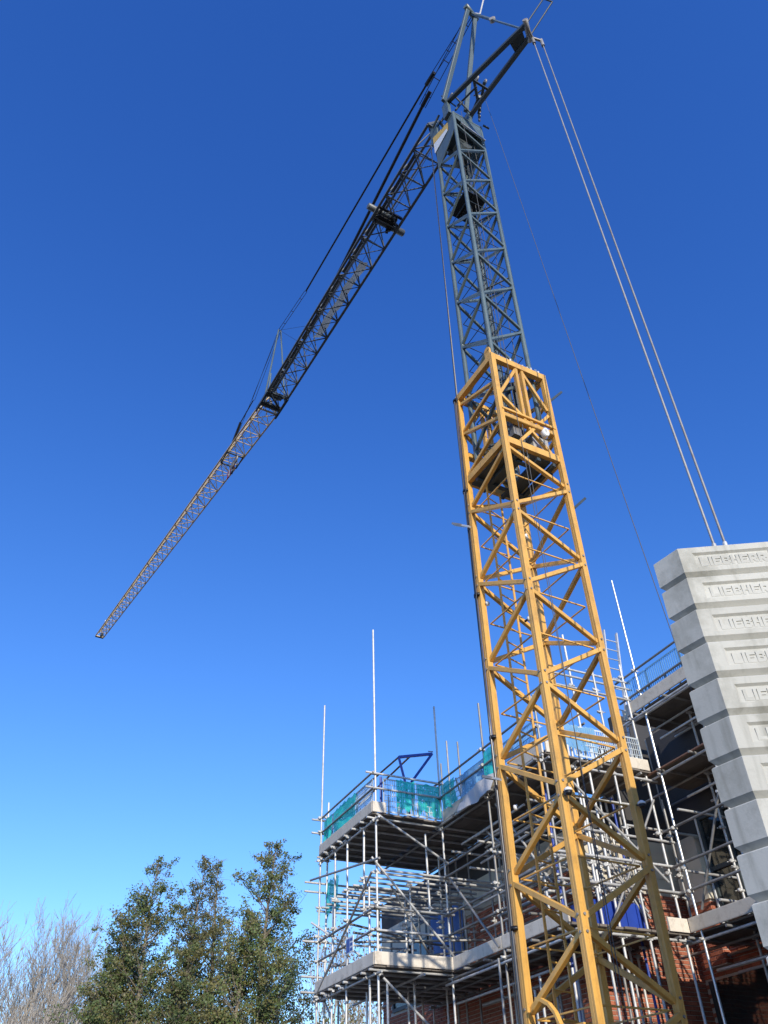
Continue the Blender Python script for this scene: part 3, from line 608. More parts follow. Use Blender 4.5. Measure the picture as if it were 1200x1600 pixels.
# guide section between platform and crown
def fp(a, b_, t, z, hw=HW - .06): return lp(a, z, hw).lerp(lp(b_, z, hw), t)
for (a, b_) in (('L', 'C'), ('F', 'R')):
    o_ = OUT.get((a, b_)) or OUT.get((b_, a))
    for (za, zb) in ((13.5, 13.05), (12.74, 13.0), (12.68, 12.1), (11.62, 12.0)): bar('brace', fp(a, b_, .03, za), fp(a, b_, .97, zb), .062, .062, 'yellow', lower, o_)
for (a, b_) in (('C', 'R'), ('L', 'F')):
    o_ = OUT.get((a, b_)) or OUT.get((b_, a))
    bar('rail_beam', fp(a, b_, .03, 12.13), fp(a, b_, .97, 12.13), .12, .10, 'yellow', lower, UZ); bar('rail_beam', fp(a, b_, .03, 12.27, HW - .01), fp(a, b_, .97, 12.27, HW - .01), .05, .05, 'yellow', lower, UZ)
    for t0, z0, t1, z1 in ((.04, 12.72, .44, 13.62), (.04, 12.70, .52, 12.2), (.96, 12.75, .56, 13.62), (.96, 12.62, .27, 11.6), (.50, 12.06, .85, 11.6)): bar('brace', fp(a, b_, t0, z0), fp(a, b_, t1, z1), .062, .062, 'yellow', lower, o_)
    for t_ in (.44, .56): bar('post', fp(a, b_, t_, 12.2), fp(a, b_, t_, 13.64), .06, .09, 'yellow', lower, o_)
# lifting lug and bolts on the crown
lug = MB(); P = T(-.5, -.60, 13.78); 
lug.beam(P, P + UZ * .22, .16, .04, TB); lug.tube([P + UZ * .22 - TB * .02, P + UZ * .22 + TB * .02], .08, 10); lug.build('lifting_lug', 'yellow', lower)
for t_ in (.15, .3, .38, .62, .72, .8, .9, .95):
    b0 = fp('C', 'R', t_, 13.79); tube('bolt', b0, b0 + UZ * ru(.06, .13), .025, 'galv', lower, 8)
# platform inside the guide section, machinery
pm = MB()
for a0, a1, b0, b1 in ((-.56, .56, -.56, -.08), (-.56, .56, .16, .40)): pm.box(T(a0, b0, 11.40), TA * (a1 - a0), TB * -(b0 - b1), UZ * .025) if False else pm.box(T(a0, b0, 11.40), TB * (b1 - b0), TA * (a1 - a0), UZ * .025)
for v_ in (-.3, .12, .46): pm.beam(T(-.58, v_, 11.36), T(.58, v_, 11.36), .07, .07, UZ)
for u_ in (-.35, .35): pm.beam(T(u_, -.58, 11.35), T(u_, .58, 11.35), .06, .05, UZ)
pm.build('inner_platform', 'dark_grey', cr)
wm = MB(); O = T(-.52, .12, 11.62); wm.box(O, TB * .36, TA * .30, UZ * .42); wm.build('control_box', 'galv', cr)
wm = MB(); wm.box(T(-.53, -.30, 11.85), TB * .18, TA * .12, UZ * .35); wm.build('junction_box', 'galv_dull', cr)
for v_ in (-.12, .05): tube('hydraulic_ram', T(-.35, v_, 11.5), T(-.35, v_, 13.5), .055, 'dark_grey', cr, 12)
wm = MB(); 
for k in range(24):
    a0, a1 = 2 * math.pi * k / 24, 2 * math.pi * (k + 1) / 24; c = T_u(849, 680, -.74)
    f = lambda an, r_, d: c + TB * (math.cos(an) * r_ * .62) + UZ * (math.sin(an) * r_) - TA * d
    wm.add([f(a0, .10, 0), f(a1, .10, 0), f(a1, .10, .10), f(a0, .10, .10), f(a0, .045, 0), f(a1, .045, 0), f(a1, .045, .10), f(a0, .045, .10)], [(3, 2, 6, 7), (0, 1, 2, 3), (7, 6, 5, 4), (1, 0, 4, 5)], True)
wm.build('hose_reel', 'white', cr)
# conduit along the left leg with clamps, hoses, lamps
cx = lambda z, du=.05, dv=-.75: T(HW + du, dv + 0, z)
def leftout(z, d=.10): return T(HW - .02, -HW - d + .06, z)
tube('cable_conduit', leftout(PB), leftout(13.6), .019, 'conduit', cr); tube('cable_conduit', leftout(PB, .16), leftout(24.2, .16) - TA * .14 + TB * .12, .010, 'black', cr)
tube('cable_conduit', leftout(13.6) + TB * .08, T(.55, -.60, 24.2), .014, 'galv_dull', cr)
for z_ in (4.05, 6.55, 9.0, 11.25, 13.65):
    p = leftout(z_); tube('clamp', p - UZ * .03 + TB * .05, p + UZ * .02 + TB * .05, .072, 'black', cr, 12)
for q, d in (((712, 820), .0), ((760, 1215), .0)):
    p = T_v(q[0] + 22, q[1] + 3, -.74); l = T_v(q[0] - 3, q[1] - 1, -.80)
    bar('lamp_bracket', p, l, .05, .03, 'galv', cr, UZ); wm = MB(); wm.beam(l, l.lerp(p, .55), .10, .035, UZ); wm.build('lamp_plate', 'galv_dull', cr)
for q0, q1 in (((858, 628), (877, 613)), ((897, 794), (914, 779))):
    bar('pin_bar', T_u(*q0, .35), T_u(*q1, .35), .05, .05, 'dark_grey', cr)
def roller(q, off):
    c = T_v(*q, off); d = (TB * .55 - TA * .8).normalized(); mb = MB()
    mb.tube([c - d * .025, c - d * .022, c + d * .022, c + d * .025], [.022, .040, .040, .022], 12); o = mb.build('cable_roller', 'white', cr)
    mb = MB(); mb.tube([c - d * .03, c + d * .03], .012, 8); mb.beam(c, c + TA * .09 - TB * .02, .015, .03); mb.build('roller_bracket', 'black', o)
for q, off in (((762, 943), -.54), ((827, 967), -.42), ((822, 838), -.50), ((806, 1262), -.50), ((813, 1400), -.50)): roller(q, off)
# curved arm and lamps on the lower mast
am = MB(); pts = [T_v(x, y, -.70) for x, y in ((838, 1561), (846, 1562), (858, 1569), (868, 1582), (876, 1600), (882, 1625))]
for p, q_ in zip(pts[:-1], pts[1:]): am.beam(p, q_ + (q_ - p) * .08, .035, .055, TB)
am.build('locking_arm', 'yellow', lower)
am = MB(); am.box(T(-.45, -.68, 2.62), TB * .03, TA * .95, UZ * .30); am.build('base_plate', 'yellow', lower)
for q_ in ((888, 1236), (1003, 1257)):
    c = T_u(*q_, -.74); am = MB(); am.tube([c, c + UZ * .03, c + UZ * .05], [.055, .05, .02], 12); o_l = am.build('work_lamp', 'white', cr)
    am = MB(); am.tube([c - UZ * .045, c - UZ * .003], [.03, .052], 12); am.beam(c + UZ * .02, c + UZ * .02 + TA * .12, .02, .02); am.build('lamp_housing', 'black', o_l)
# inner ladder
la, lb = T(.36, -.38, 1.6), T(.36, -.38, 11.3)
lo2 = Vector(TB) * .36 + Vector(TA) * .10
for k in (0, 1): bar('ladder_stile', la + lo2 * k, lb + lo2 * k, .035, .022, 'yellow', cr, TA)
for k in range(1, 33): c = la.lerp(lb, k / 33); tube('ladder_rung', c, c + lo2, .013, 'yellow', cr, 6)
# hoist ropes in front of the right face
tube('hoist_rope', T(-.70, -.28, PB), T(-.62, -.30, 24.3), .006, 'rope', cr, 6); tube('hoist_rope', T(-.70, -.36, PB), T(-.6, -.12, 13.6), .005, 'rope', cr, 6)

# ---- upper grey mast
GW = .494; GL = .10
um = MB()
for z_ in (24.30,): ring(um, z_, GW - .03, .07, .09)
upper = um.build('upper_mast', 'grey', cr)
um = MB(); ring(um, 11.70, GW - .03, .08, .10); um.build('foot_ring', 'grey', upper)
for k in 'CLFR': put('leg', unit('tube12', 'grey'), bmat(lp(k, 11.55, GW - .045), lp(k, 24.38, GW - .045), .05, .05), upper)
G1 = [15.25 + 1.555 * k for k in range(-2, 6)]; G2 = [14.44 + 1.55 * k for k in range(-1, 7)]
for a, b_ in OUT:
    n1, n2 = (a, b_) if a in 'LR' else (b_, a)
    for z1 in G1:
        for z2 in G2:
            if abs(z1 - z2) < 1.1 and z1 < 23.3 and z2 < 23.8:
                brace(n1, z1 + (.03 if z2 > z1 else -.03), n2, z2 - (.03 if z2 > z1 else -.03), GW - .035, .058, 'grey', upper, .03)
    for z_ in G1[:-1] + G2[:-1]: brace(a, z_, b_, z_, GW - .10, .014, 'dark_grey', upper, 0, 'tie_rod')
for k_, z_ in enumerate(G1[:-1]):
    a, b_ = ('L', 'R') if k_ % 2 else ('C', 'F')
    bar('inner_brace', lp(a, z_, GW - .06), lp(b_, z_ + .4, GW - .06), .03, .03, 'dark_grey', upper); bar('inner_brace', lp('F', z_ + .77, GW - .08), lp('R' if k_ % 2 else 'L', z_ + .05, GW - .08), .03, .03, 'dark_grey', upper)
# second inner ladder and cables inside the upper mast
la, lb = T(.10, .22, 13.4), T(.10, .22, 24.2); lo2 = TB * .0 + TA * .30
for k in (0, 1): bar('ladder_stile', la + lo2 * k, lb + lo2 * k, .03, .02, 'dark_grey', upper, TB)
for k in range(1, 36): c = la.lerp(lb, k / 36); tube('ladder_rung', c, c + lo2, .012, 'dark_grey', upper, 6)
for v_, u_ in ((-.05, -.15), (.05, -.2), (.3, -.3)): tube('hoist_rope', T(u_, v_, 11.6), T(u_ + .05, v_ - .02, 24.2), .008, 'rope', cr, 6)
pl = MB(); pl.box(T(-.36, -.38, 20.45), TB * .62, TA * .74, UZ * .03); pl.beam(T(-.40, -.1, 20.42), T(.40, -.1, 20.42), .06, .06); pl.build('rest_platform', 'black', upper)
pl = MB(); pl.box(T(-.2, -.15, 23.1), TB * .35, TA * .35, UZ * .6); pl.tube([T(-.3, 0, 23.2), T(.3, .1, 23.2)], .14, 12); pl.build('hoist_gear', 'dark_grey', upper)

# ---- head: side plates, sign, saddle
hd = MB()
def plate(mb, pts, th):     # thin slab through world points, thickness vector th
    n = len(pts); v = [Vector(p) for p in pts] + [Vector(p) + th for p in pts]
    fs = [tuple(range(n - 1, -1, -1)), tuple(range(n, 2 * n))] + [(i, (i + 1) % n, n + (i + 1) % n, n + i) for i in range(n)]
    mb.add(v, fs)
plate(hd, [T(.46, -GW, 22.75), T(-.30, -GW, 23.30), T(-.44, -GW, 23.45), T(-.44, -GW, 24.34), T(.46, -GW, 24.34)], TB * .02)
plate(hd, [T(.46, GW - .02, 22.75), T(-.30, GW - .02, 23.30), T(-.44, GW - .02, 23.45), T(-.44, GW - .02, 24.34), T(.46, GW - .02, 24.34)], TB * .02)
plate(hd, [T(-GW, -.44, 24.34), T(-GW, -.44, 24.05), T(-GW, .1, 23.75), T(-GW, .44, 23.6), T(-GW, .44, 24.34)], TA * .02)
hd.box(T(-.46, -.46, 24.36), TB * .92, TA * .92, UZ * .04)
hd.box(T(.30, -.50, 24.40), TB * .12, TA * .34, UZ * .95); hd.box(T(.30, .02, 24.40), TB * .12, TA * .34, UZ * .95)
hd.box(T(-.42, -.58, 24.40), TB * .10, TA * .26, UZ * .80); hd.box(T(-.42, .14, 24.40), TB * .10, TA * .26, UZ * .80)
head = hd.build('mast_head', 'grey', cr)
bar('top_bar', T(-GW - .03, -.30, 23.78), T(-GW - .03, .47, 23.50), .05, .05, 'steel_bright', head)
sg = MB(); o_ = -GW - .012
q = [T_v(676.5, 216, o_), T_v(680, 240, o_), T_v(699.5, 204, o_), T_v(699, 192, o_)]
plate(sg, [q[0].lerp(q[1], .42), q[1], q[2], q[3].lerp(q[2], .62) + (q[0] - q[3]) * .06], TB * -.006)
sg.build('company_sign_panel', 'white', head)
sg = MB(); plate(sg, [q[0], q[0].lerp(q[1], .40), q[3].lerp(q[2], .60) + (q[0] - q[3]) * .06, q[2], q[3]], TB * -.0065); sg.build('company_sign_band', 'sign_yellow', head)

# ---- A-frame, rear strut, stays
ZH = 25.25
AFL, AFR = T(-.30, -.60, ZH), T(-.36, .12, ZH)
AP1, AP2 = hit_z(731, 14, 29.0), hit_z(742, 28, 29.0)
BT1, BT2 = hit_z(822, 38, 24.0), hit_z(827, 58, 24.0)
bar('a_frame_leg', AFL, AP1, .13, .10, 'grey', cr); bar('a_frame_leg', AFR, AP2, .13, .10, 'grey', cr)
wm = MB(); wm.tube([AP1 - (AP2 - AP1) * .35, AP2 + (AP2 - AP1) * .3], .09, 10); wm.build('head_sheave', 'grey', cr)
RS1, RS2 = T(-.34, -.52, ZH - .1), T(-.30, .26, ZH - .1)
bar('rear_strut', RS1, BT1, .12, .12, 'dark_grey', cr); bar('rear_strut', RS2, BT2, .12, .12, 'dark_grey', cr)
d1 = (BT1 - RS1); d2 = (BT2 - RS2)
wm = MB(); plate(wm, [RS1 + d1 * .80, RS1 + d1 * .95, RS2 + d2 * .95, RS2 + d2 * .80], UZ * .05); wm.build('strut_gusset', 'dark_grey', cr)
bar('strut_tie', RS1 + d1 * .33, RS2 + d2 * .36, .06, .06, 'dark_grey', cr)
MIDT = (BT1 + BT2) / 2
wm = MB(); dd = (BT2 - BT1).normalized(); wm.tube([BT1 - dd * .12, BT2 + dd * .12], .07, 10); wm.build('strut_pin', 'galv_dull', cr)
APM = (AP1 + AP2) / 2; mid = APM.lerp(MIDT, .42)
tube('stay_rod', APM, mid, .045, 'grey', cr); tube('stay_rod', mid, MIDT, .03, 'grey', cr)
wm = MB(); wm.tube([mid - dd * .06, mid + dd * .06], .09, 10); wm.build('stay_joint', 'galv_dull', cr)
# bracket above the strut end
e0, e1_ = BT1 + UZ * .1, BT2 + UZ * .05
k0, k1 = hit_z(849, -2, 25.0), hit_z(863, 3, 25.0)
for a_, b_ in ((BT1, k0), (BT2, k1), (k0, k1)): tube('rope_guard', a_, b_, .02, 'dark_grey', cr)
# hook rod on apex
tube('signal_mast', APM + UZ * .05, hit_z(751, 22, 29.1), .02, 'galv', cr); tube('signal_mast', hit_z(749, 26, 29.1), hit_z(756, -3, 29.6), .025, 'white', cr)
# ballast stays
BP = Vector((0, 0, 0))
AZB = R_(122.5); BA = Vector((math.cos(AZB), math.sin(AZB), 0)); BB = Vector((math.sin(AZB), -math.cos(AZB), 0)); BTL = Vector((math.tan(R_(.37)), math.tan(R_(-1.25)), 1))
kk = ray(1057.5, 855); K1 = CAM + kk * (7.4 / math.hypot(kk.x, kk.y)); ZTOP = K1.z
SD, CHD, CHL, RW = .34, R_(-5.6), 1.06, .72
chd = Vector((math.cos(CHD), math.sin(CHD), 0))
K2 = K1 + BA * SD; K3 = K1 + chd * CHL; K4 = K3 + BB * RW
axis = (K3 + K4) / 2
def mirror(P): d = (P - axis).dot(BB); return P - BB * (2 * d)
K1m, K2m = mirror(K1), mirror(K2)
SC0 = axis + BA * .45                     # foot of the stays on the top block
SE1, SE2 = hit_z(1120, 864, ZTOP - .06), hit_z(1137, 861, ZTOP - .06)
# keep the feet on the block: slide along the ray until they sit on its top
for (a_, px) in ((hit_z(832, 60, 23.9), SE1), (hit_z(846, 64, 23.9), SE2)):
    low = px.copy()
    low = low + (low - a_).normalized() * .12; tube('stay_bar', a_, low, .0145, 'galv_dull', cr); d = (a_ - low).normalized()
    tube('stay_socket', low, low + d * .24, .024, 'galv', cr); tube('stay_socket', a_ - d * .40, a_ + d * .08, .042, 'galv_dull', cr)
for a_, b_ in ((BT2, hit_z(846, 64, 23.9)), (BT1, hit_z(832, 60, 23.9))): tube('stay_link', a_, b_, .035, 'galv_dull', cr)
# sheaves and boxes on the head
for q, z_, r_ in (((744, 125), 25.9, .13), ((757, 130), 25.9, .12), ((748, 160), 25.2, .11), ((705, 150), 25.5, .09)):
    c = hit_z(*q, z_); mb = MB(); mb.tube([c - TB * .03, c - TB * .02, c + TB * .02, c + TB * .03], [r_ * .7, r_, r_, r_ * .7], 14); mb.build('sheave', 'galv_dull', cr)
for q0, q1, r_ in (((740, 122), (750, 175), .045), ((757, 128), (748, 178), .045), ((735, 185), (750, 150), .06), ((715, 165), (745, 135), .03), ((700, 160), (716, 142), .03), ((748, 175), (749, 190), .03)):
    tube('sheave_bracket', hit_z(*q0, 25.3), hit_z(*q1, 25.1), r_, 'dark_grey', cr)
tube('rope_guide', hit_z(755, 196, 24.3), hit_z(764, 201, 24.3), .03, 'dark_grey', cr)
for q0, q1, z0, z1, r_ in (((700, 172), (690, 190), 24.9, 24.6, .03), (((686, 180)), (676, 200), 25.2, 25.0, .035), ((712, 152), (735, 176), 25.3, 24.6, .025), ((722, 160), (712, 172), 25.0, 24.5, .03), ((740, 150), (756, 138), 25.5, 25.6, .02), ((690, 150), (712, 166), 25.6, 24.8, .02), ((668, 222), (700, 172), 25.4, 24.9, .02)):
    tube('sheave_bracket', hit_z(*q0, z0), hit_z(*q1, z1), r_, 'dark_grey', cr)
ch = MB()
for k in range(7):
    c = hit_z(749 + (k % 2), 150 + 6 * k, 25.1); ch.beam(c, c - UZ * .12, .05 if k % 2 else .02, .02 if k % 2 else .05)
ch.build('rope_chain', 'galv_dull', cr)
# slack rope down to the platform
rp = MB(); pts = []
r0, r1 = hit_z(757, 152, 25.1), T(-1.6, .5, 3.5)
for i in range(25):
    t_ = i / 24; p = r0.lerp(r1, t_); pts.append(p)
# the rope follows the photograph's line on the plane behind the mast
n_ = Vector((TA.x, TA.y, 0)).cross(UZ).normalized()
ra, rb = hit(757, 152, n_, T(0, .25, 25)), hit(1027, 925, n_, T(0, .25, 25)); rb2 = rb + (rb - ra).normalized() * 2.2
tube('slew_rope', ra, rb2, .0055, 'rope', cr, 6)

# ---- jib
AZJ = R_(121.3); JA = Vector((math.cos(AZJ), math.sin(AZJ), 0)); JB = Vector((math.sin(AZJ), -math.cos(AZJ), 0))
JZ = 25.4; J0 = T0 + TL * JZ + TB * -.13; J0.z = 0
def J(u, v, z): return J0 + JA * u + JB * v + UZ * z
def J_v(px, py, v=0.0): return hit(px, py, JB, J0 + JB * v)
def uz(P): return (P - J0).dot(JA), P.z
UK = 13.1; tip = J_v(165, 997, .27); UT, ZTIP = uz(tip)
tl = J_v(147, 992, -.27); UT2, ZT2 = uz(tl)
kR = uz(J_v(433, 647, .42)); kL = uz(J_v(403, 638, -.42))
print('JIB kink R', kR, 'L', kL, 'tip R', UT, ZTIP, 'tip L', UT2, ZT2, 'root', uz(J_v(675, 266, .475)), uz(J_v(688, 170, -.475)), 'd400', uz(J_v(591, 400, .475)), uz(J_v(541, 400, -.475)))
UT = (UT + UT2) / 2; ZTIP = (ZTIP + ZT2) / 2; ZK = (kR[1] + kL[1]) / 2
ZR = JZ
def jz(u): return ZR + (ZK - ZR) * max(0, u) / UK if u <= UK else ZK + (ZTIP - ZK) * (u - UK) / (UT - UK)
def jw(u): return .475 - .055 * u / UK if u <= UK else .42 - .15 * (u - UK) / (UT - UK)
def jh(u): return (.92 if u > 1 else .5 + .42 * u) if u <= UK else .85 - .35 * (u - UK) / (UT - UK)
def JL(u): return J(u, -jw(u), jz(u))
def JR(u): return J(u, jw(u), jz(u))
def JT(u): return J(u, 0, jz(u) + jh(u))
def lattice(name, u0, u1, nb, ch, br, mn, capu):
    mb = MB()
    for u in (u0, u1):      # end frames
        for p, q_ in ((JL(u), JR(u)), (JR(u), JT(u)), (JT(u), JL(u))): mb.beam(p, q_, ch, ch)
    par = mb.build(name, mn, cr)
    for f in (JL, JR, JT): bar('chord', f(u0), f(u1), ch, ch, mn, par)
    for i in range(nb):
        a_, b_ = u0 + (u1 - u0) * i / nb, u0 + (u1 - u0) * (i + 1) / nb; m_ = (a_ + b_) / 2
        for p, q_ in ((JL(a_), JT(m_)), (JT(m_), JL(b_)), (JR(a_), JT(m_)), (JT(m_), JR(b_))): tube('lattice_bar', p, q_, br, mn, par, 6)
        if i: tube('cross_tie', JL(a_), JR(a_), br, mn, par, 6)
        tube('lattice_bar', (JL if i % 2 else JR)(a_), (JR if i % 2 else JL)(b_), br, mn, par, 6)
        if ch > .06: tube('lattice_bar', (JR if i % 2 else JL)(a_), (JL if i % 2 else JR)(b_), br * .7, mn, par, 6)
    return par
jd = lattice('inner_jib', .55, UK - .1, 15, .075, .023, 'jib_grey', 0)
jy = lattice('outer_jib', UK + .15, UT, 34, .055, .020, 'yellow_far', 0)
# joint between the two jib parts
wm = MB(); 
for v_ in (-1, 1): wm.beam(J(UK - .9, v_ * .43, jz(UK) - .02), J(UK + .3, v_ * .42, jz(UK)), .06, .16)
wm.beam(J(UK - .2, -.45, jz(UK) + .05), J(UK - .2, .45, jz(UK) + .05), .10, .10); wm.beam(J(UK - .8, -.45, jz(UK) + .05), J(UK - .8, .45, jz(UK) + .05), .08, .08); wm.beam(J(UK - .8, -.40, jz(UK) + .05), J(UK - .2, .40, jz(UK) + .05), .06, .06); wm.tube([J(UK - .5, -.3, jz(UK) + .3), J(UK - .5, .3, jz(UK) + .3)], .12, 12); wm.build('jib_joint', 'dark_grey', cr)
# winches in the jib
for (q0, q1), v0, v1, r_ in ((((583, 312), (625, 333)), -.72, .36, .11), (((578, 355), (620, 378)), -.40, .80, .12)):
    u_ = uz(J_v((q0[0] + q1[0]) / 2, (q0[1] + q1[1]) / 2))[0]; c = jz(u_) + .22
    mb = MB(); mb.tube([J(u_, v0, c), J(u_, v0 + .02, c), J(u_, v1 - .02, c), J(u_, v1, c)], [r_ * .8, r_, r_, r_ * .8], 14); wd_ = mb.build('winch_drum', 'jib_grey', cr)
    for v_ in (-.3, .3): mb = MB(); mb.tube([J(u_, v_ - .02, c), J(u_, v_ + .02, c)], r_ * 1.5, 14); mb.build('drum_flange', 'black', wd_)
    mb = MB(); mb.beam(J(u_ - .22, -.42, c - .15), J(u_ - .22, .42, c - .15), .08, .08); mb.beam(J(u_ - .22, .1, c - .15), J(u_ + .2, .25, c - .1), .09, .1); mb.build('winch_frame', 'black', cr)
# white advert sheet inside the jib
mb = MB(); vv = []
for i in range(13):
    u_ = 5.6 + 3.6 * i / 12
    for v_ in (0.02, .34): vv.append(J(u_, v_ + .03 * math.sin(i * 1.3), jz(u_) + .14 + .22 * (v_ > .1) + .05 * math.sin(i * 2.1 + v_ * 9)))
mb.add(vv, [(2 * i, 2 * i + 1, 2 * i + 3, 2 * i + 2) for i in range(12)], True)
js = mb.build('jib_banner', 'white', loc=J(7, .2, jz(7) + .2)); tag(js, 'crumpled white banner rolled inside the dark jib lattice', 'banner')
tube('hydraulic_ram', J(9.3, -.15, jz(9) + .35), J(UK - .4, -.1, jz(UK) + .3), .05, 'jib_grey', cr); tube('hydraulic_ram', J(1.2, .1, jz(1) + .45), J(4.2, .05, jz(4) + .4), .035, 'galv_dull', cr)
for k in range(7): u_ = 1.5 + 1.6 * k; bar('cable_tray', J(u_, -.3, jz(u_) + .1), J(u_ + 1.5, -.3, jz(u_) + .1), .10, .04, 'jib_grey', cr)
# hoist ropes along the jib
for v_ in (-.1, .12): tube('jib_rope', J(.6, v_, jz(.6) + .3), J(UK, v_, jz(UK) + .25), .009, 'galv_dull', cr, 6); tube('jib_rope', J(UK, v_, jz(UK) + .25), J(UT - .3, v_, jz(UT) + .2), .009, 'galv_dull', cr, 6)
# pendants
pa, pb = J_v(666, 133, -.05), J_v(660, 166, -.05)
def dbl(name, A_, B_, sep, r, n_sp, mn='black'):
    for k in (-1, 1): tube(name, A_ + JB * sep * k, B_ + JB * sep * k, r, mn, cr, 8)
    for i in range(n_sp): p = A_.lerp(B_, (i + .6) / (n_sp + .2)); tube('spacer', p - JB * sep, p + JB * sep, r * 1.2, mn, cr, 6)
dbl('pendant_link', APM, pa, .06, .012, 3); dbl('pendant_link', APM, pb, .11, .012, 5)
PBe = J_v(478, 455, 0.0)
STT = J_v(437, 516, 0.0); us, zs = uz(STT)
tube('pendant_bar', pa, PBe, .035, 'black', cr); dbl('pendant_link', PBe, STT, .05, .012, 3)
P2e = JT(9.4); tube('pendant_bar', pb, P2e, .055, 'black', cr)
for p in (pa, pb): tube('pendant_socket', p, p + (APM - p).normalized() * .5, .07, 'black', cr)
# jib strut
for v_, f in ((-1, JL), (1, JR)): tube('jib_strut', STT + JB * .05 * v_, f(us - .3), .035, 'grey', cr)
sq = J_v(396, 625, -.05); se = JT(uz(J_v(361, 688))[0]); sm = J_v(376, 660, -.03)
for k in (-1, 1): tube('pendant_link', STT + JB * .05 * k, sq + JB * .05 * k, .010, 'black', cr, 6)
tube('pendant_link', STT, JT(us + 4.6), .009, 'black', cr, 6)
tube('pendant_bar', sq, sm, .025, 'black', cr); tube('pendant_bar', sm, se, .06, 'black', cr)
tube('pendant_link', STT, JT(us - 2.6), .007, 'black', cr, 6); tube('pendant_link', STT, JT(us - 3.6), .007, 'black', cr, 6)
bar('strut_bracket', JL(us - .3) - JA * .4, JL(us - .3) - JA * .4 + UZ * .9, .05, .05, 'grey', cr)
# trolley with its hook block drawn up
ut = uz(J_v(372, 712, .25))[0]
tr = MB()
for du in (-.38, .38): tr.beam(J(ut + du, -.36, jz(ut) - .1), J(ut + du, .36, jz(ut) - .1), .05, .05)
for v_ in (-.36, .36):
    tr.beam(J(ut - .4, v_, jz(ut) - .1), J(ut + .4, v_, jz(ut) - .1), .04, .06)
    for du in (-.34, .34): tr.tube([J(ut + du, v_ - .03, jz(ut) - .02), J(ut + du, v_ + .03, jz(ut) - .02)], .07, 10)
trolley = tr.build('trolley', 'dark_grey', cr)
hk = MB(); c = jz(ut) - .25
hk.tube([J(ut - .3, .06, c), J(ut - .3, .12, c)], .2, 14); hk.tube([J(ut + .1, .06, c), J(ut + .1, .12, c)], .2, 14); hk.build('hook_sheave', 'galv_dull', trolley)
hk = MB(); 
for k in range(5): hk.box(J(ut + .05 + .16 * k, .14, c - .22), JB * .04, JA * .155, UZ * .42, mi=k % 2)
hk.build('hook_block_plate', ['red', 'white'], trolley)
hk = MB(); hk.tube([J(ut, .1, c - .2), J(ut, .1, c - .45), J(ut + .08, .1, c - .55), J(ut + .16, .1, c - .48), J(ut + .15, .1, c - .38)], [.03, .035, .04, .03, .015], 8); hk.build('hook', 'black', trolley)
# tip sheave
tp = MB(); tp.tube([JL(UT) + JA * .12, JR(UT) + JA * .12], .05, 8); tp.tube([J(UT - .5, -.05, jz(UT) - .15), J(UT - .5, .08, jz(UT) - .15)], .13, 12); tp.build('tip_sheave', 'dark_grey', cr)
tube('wind_gauge', JT(UT - .8), JT(UT - .8) + UZ * .5, .02, 'white', cr)

# ---- slewing platform and undercarriage (below the frame)
pf = MB(); c_ = T(-1.7, 0, 1.2)
ax0 = (axis + BA * .0); ax0.z = 0
pf.box(Vector((K3.x, K3.y, 1.05)) - BB * .5 - BTL * 0, BB * (RW + 1.0), BA * 5.3, UZ * (PB - 1.05))
PFO = pf.build('slewing_platform', 'dark_grey', cr)
un = MB(); sc_ = T(-1.9, 0, 0); sc_.z = 0
un.tube([sc_ + UZ * .55, sc_ + UZ * 1.05], .9, 24); un.box(sc_ - BB * .6 - BA * .6 + UZ * .25, BB * 1.2, BA * 1.2, UZ * .3); un.build('slewing_ring', 'dark_grey', cr)
for k in range(4):
    an = AZB + math.pi / 4 + k * math.pi / 2; e = sc_ + Vector((math.cos(an), math.sin(an), 0)) * 2.9
    bar('outrigger', sc_ + UZ * .42, e + UZ * .38, .28, .28, 'yellow', cr); tube('outrigger_pad', e, e + UZ * .24, .25, 'dark_grey', cr)

# ------------------------------------------------------------------ counterweight blocks
PITCHB = .0
zs_ = [855, 901.7, 949.5, 1001.7, 1056.7, 1114, 1178, 1243]
PITCHB = .3805
NBLK = int((ZTOP - PB) / PITCHB + .5); PITCHB = (ZTOP - PB) / NBLK
LET = {'L': ["110000", "110000", "110000", "110000", "110000", "111111", "111111"], 'I': ["11", "11", "11", "11", "11", "11", "11"],
       'E': ["111111", "111111", "110000", "111110", "110000", "111111", "111111"], 'B': ["111110", "111111", "110011", "111110", "110011", "111111", "111110"],
       'H': ["110011", "110011", "110011", "111111", "110011", "110011", "110011"], 'R': ["111110", "111111", "110011", "111111", "111110", "110111", "110011"]}
def rects(rows):
    out = []; used = set(); h = len(rows); w_ = len(rows[0])
    for y in range(h):
        for x in range(w_):
            if rows[y][x] == '1' and (x, y) not in used:
                x1 = x
                while x1 + 1 < w_ and rows[y][x1 + 1] == '1' and (x1 + 1, y) not in used: x1 += 1
                y1 = y
                while y1 + 1 < h and all(rows[y1 + 1][i] == '1' and (i, y1 + 1) not in used for i in range(x, x1 + 1)): y1 += 1
                for yy in range(y, y1 + 1):
                    for xx in range(x, x1 + 1): used.add((xx, yy))
                out.append((x, y, x1 + 1, y1 + 1))
    return out
def flat(P): return Vector((P.x, P.y, 0))
BO = flat(axis + BA * .5)
poly = [flat(p) - BO for p in (K2, K1, K3, K4, K1m, K2m)]     # seen from above, counter-clockwise from the left
BH = PITCHB - .010; BV = .056
bm_ = MB(); LTS = []
cen = sum(poly, Vector()) / 6
nP = 6
ins = []
for i in range(nP):
    p0, p1, p2 = poly[i - 1], poly[i], poly[(i + 1) % nP]
    n1 = Vector(((p1 - p0).y, -(p1 - p0).x, 0)).normalized(); n2 = Vector(((p2 - p1).y, -(p2 - p1).x, 0)).normalized()
    bis = (n1 + n2); bis = bis / bis.dot(n1); ins.append(bis)
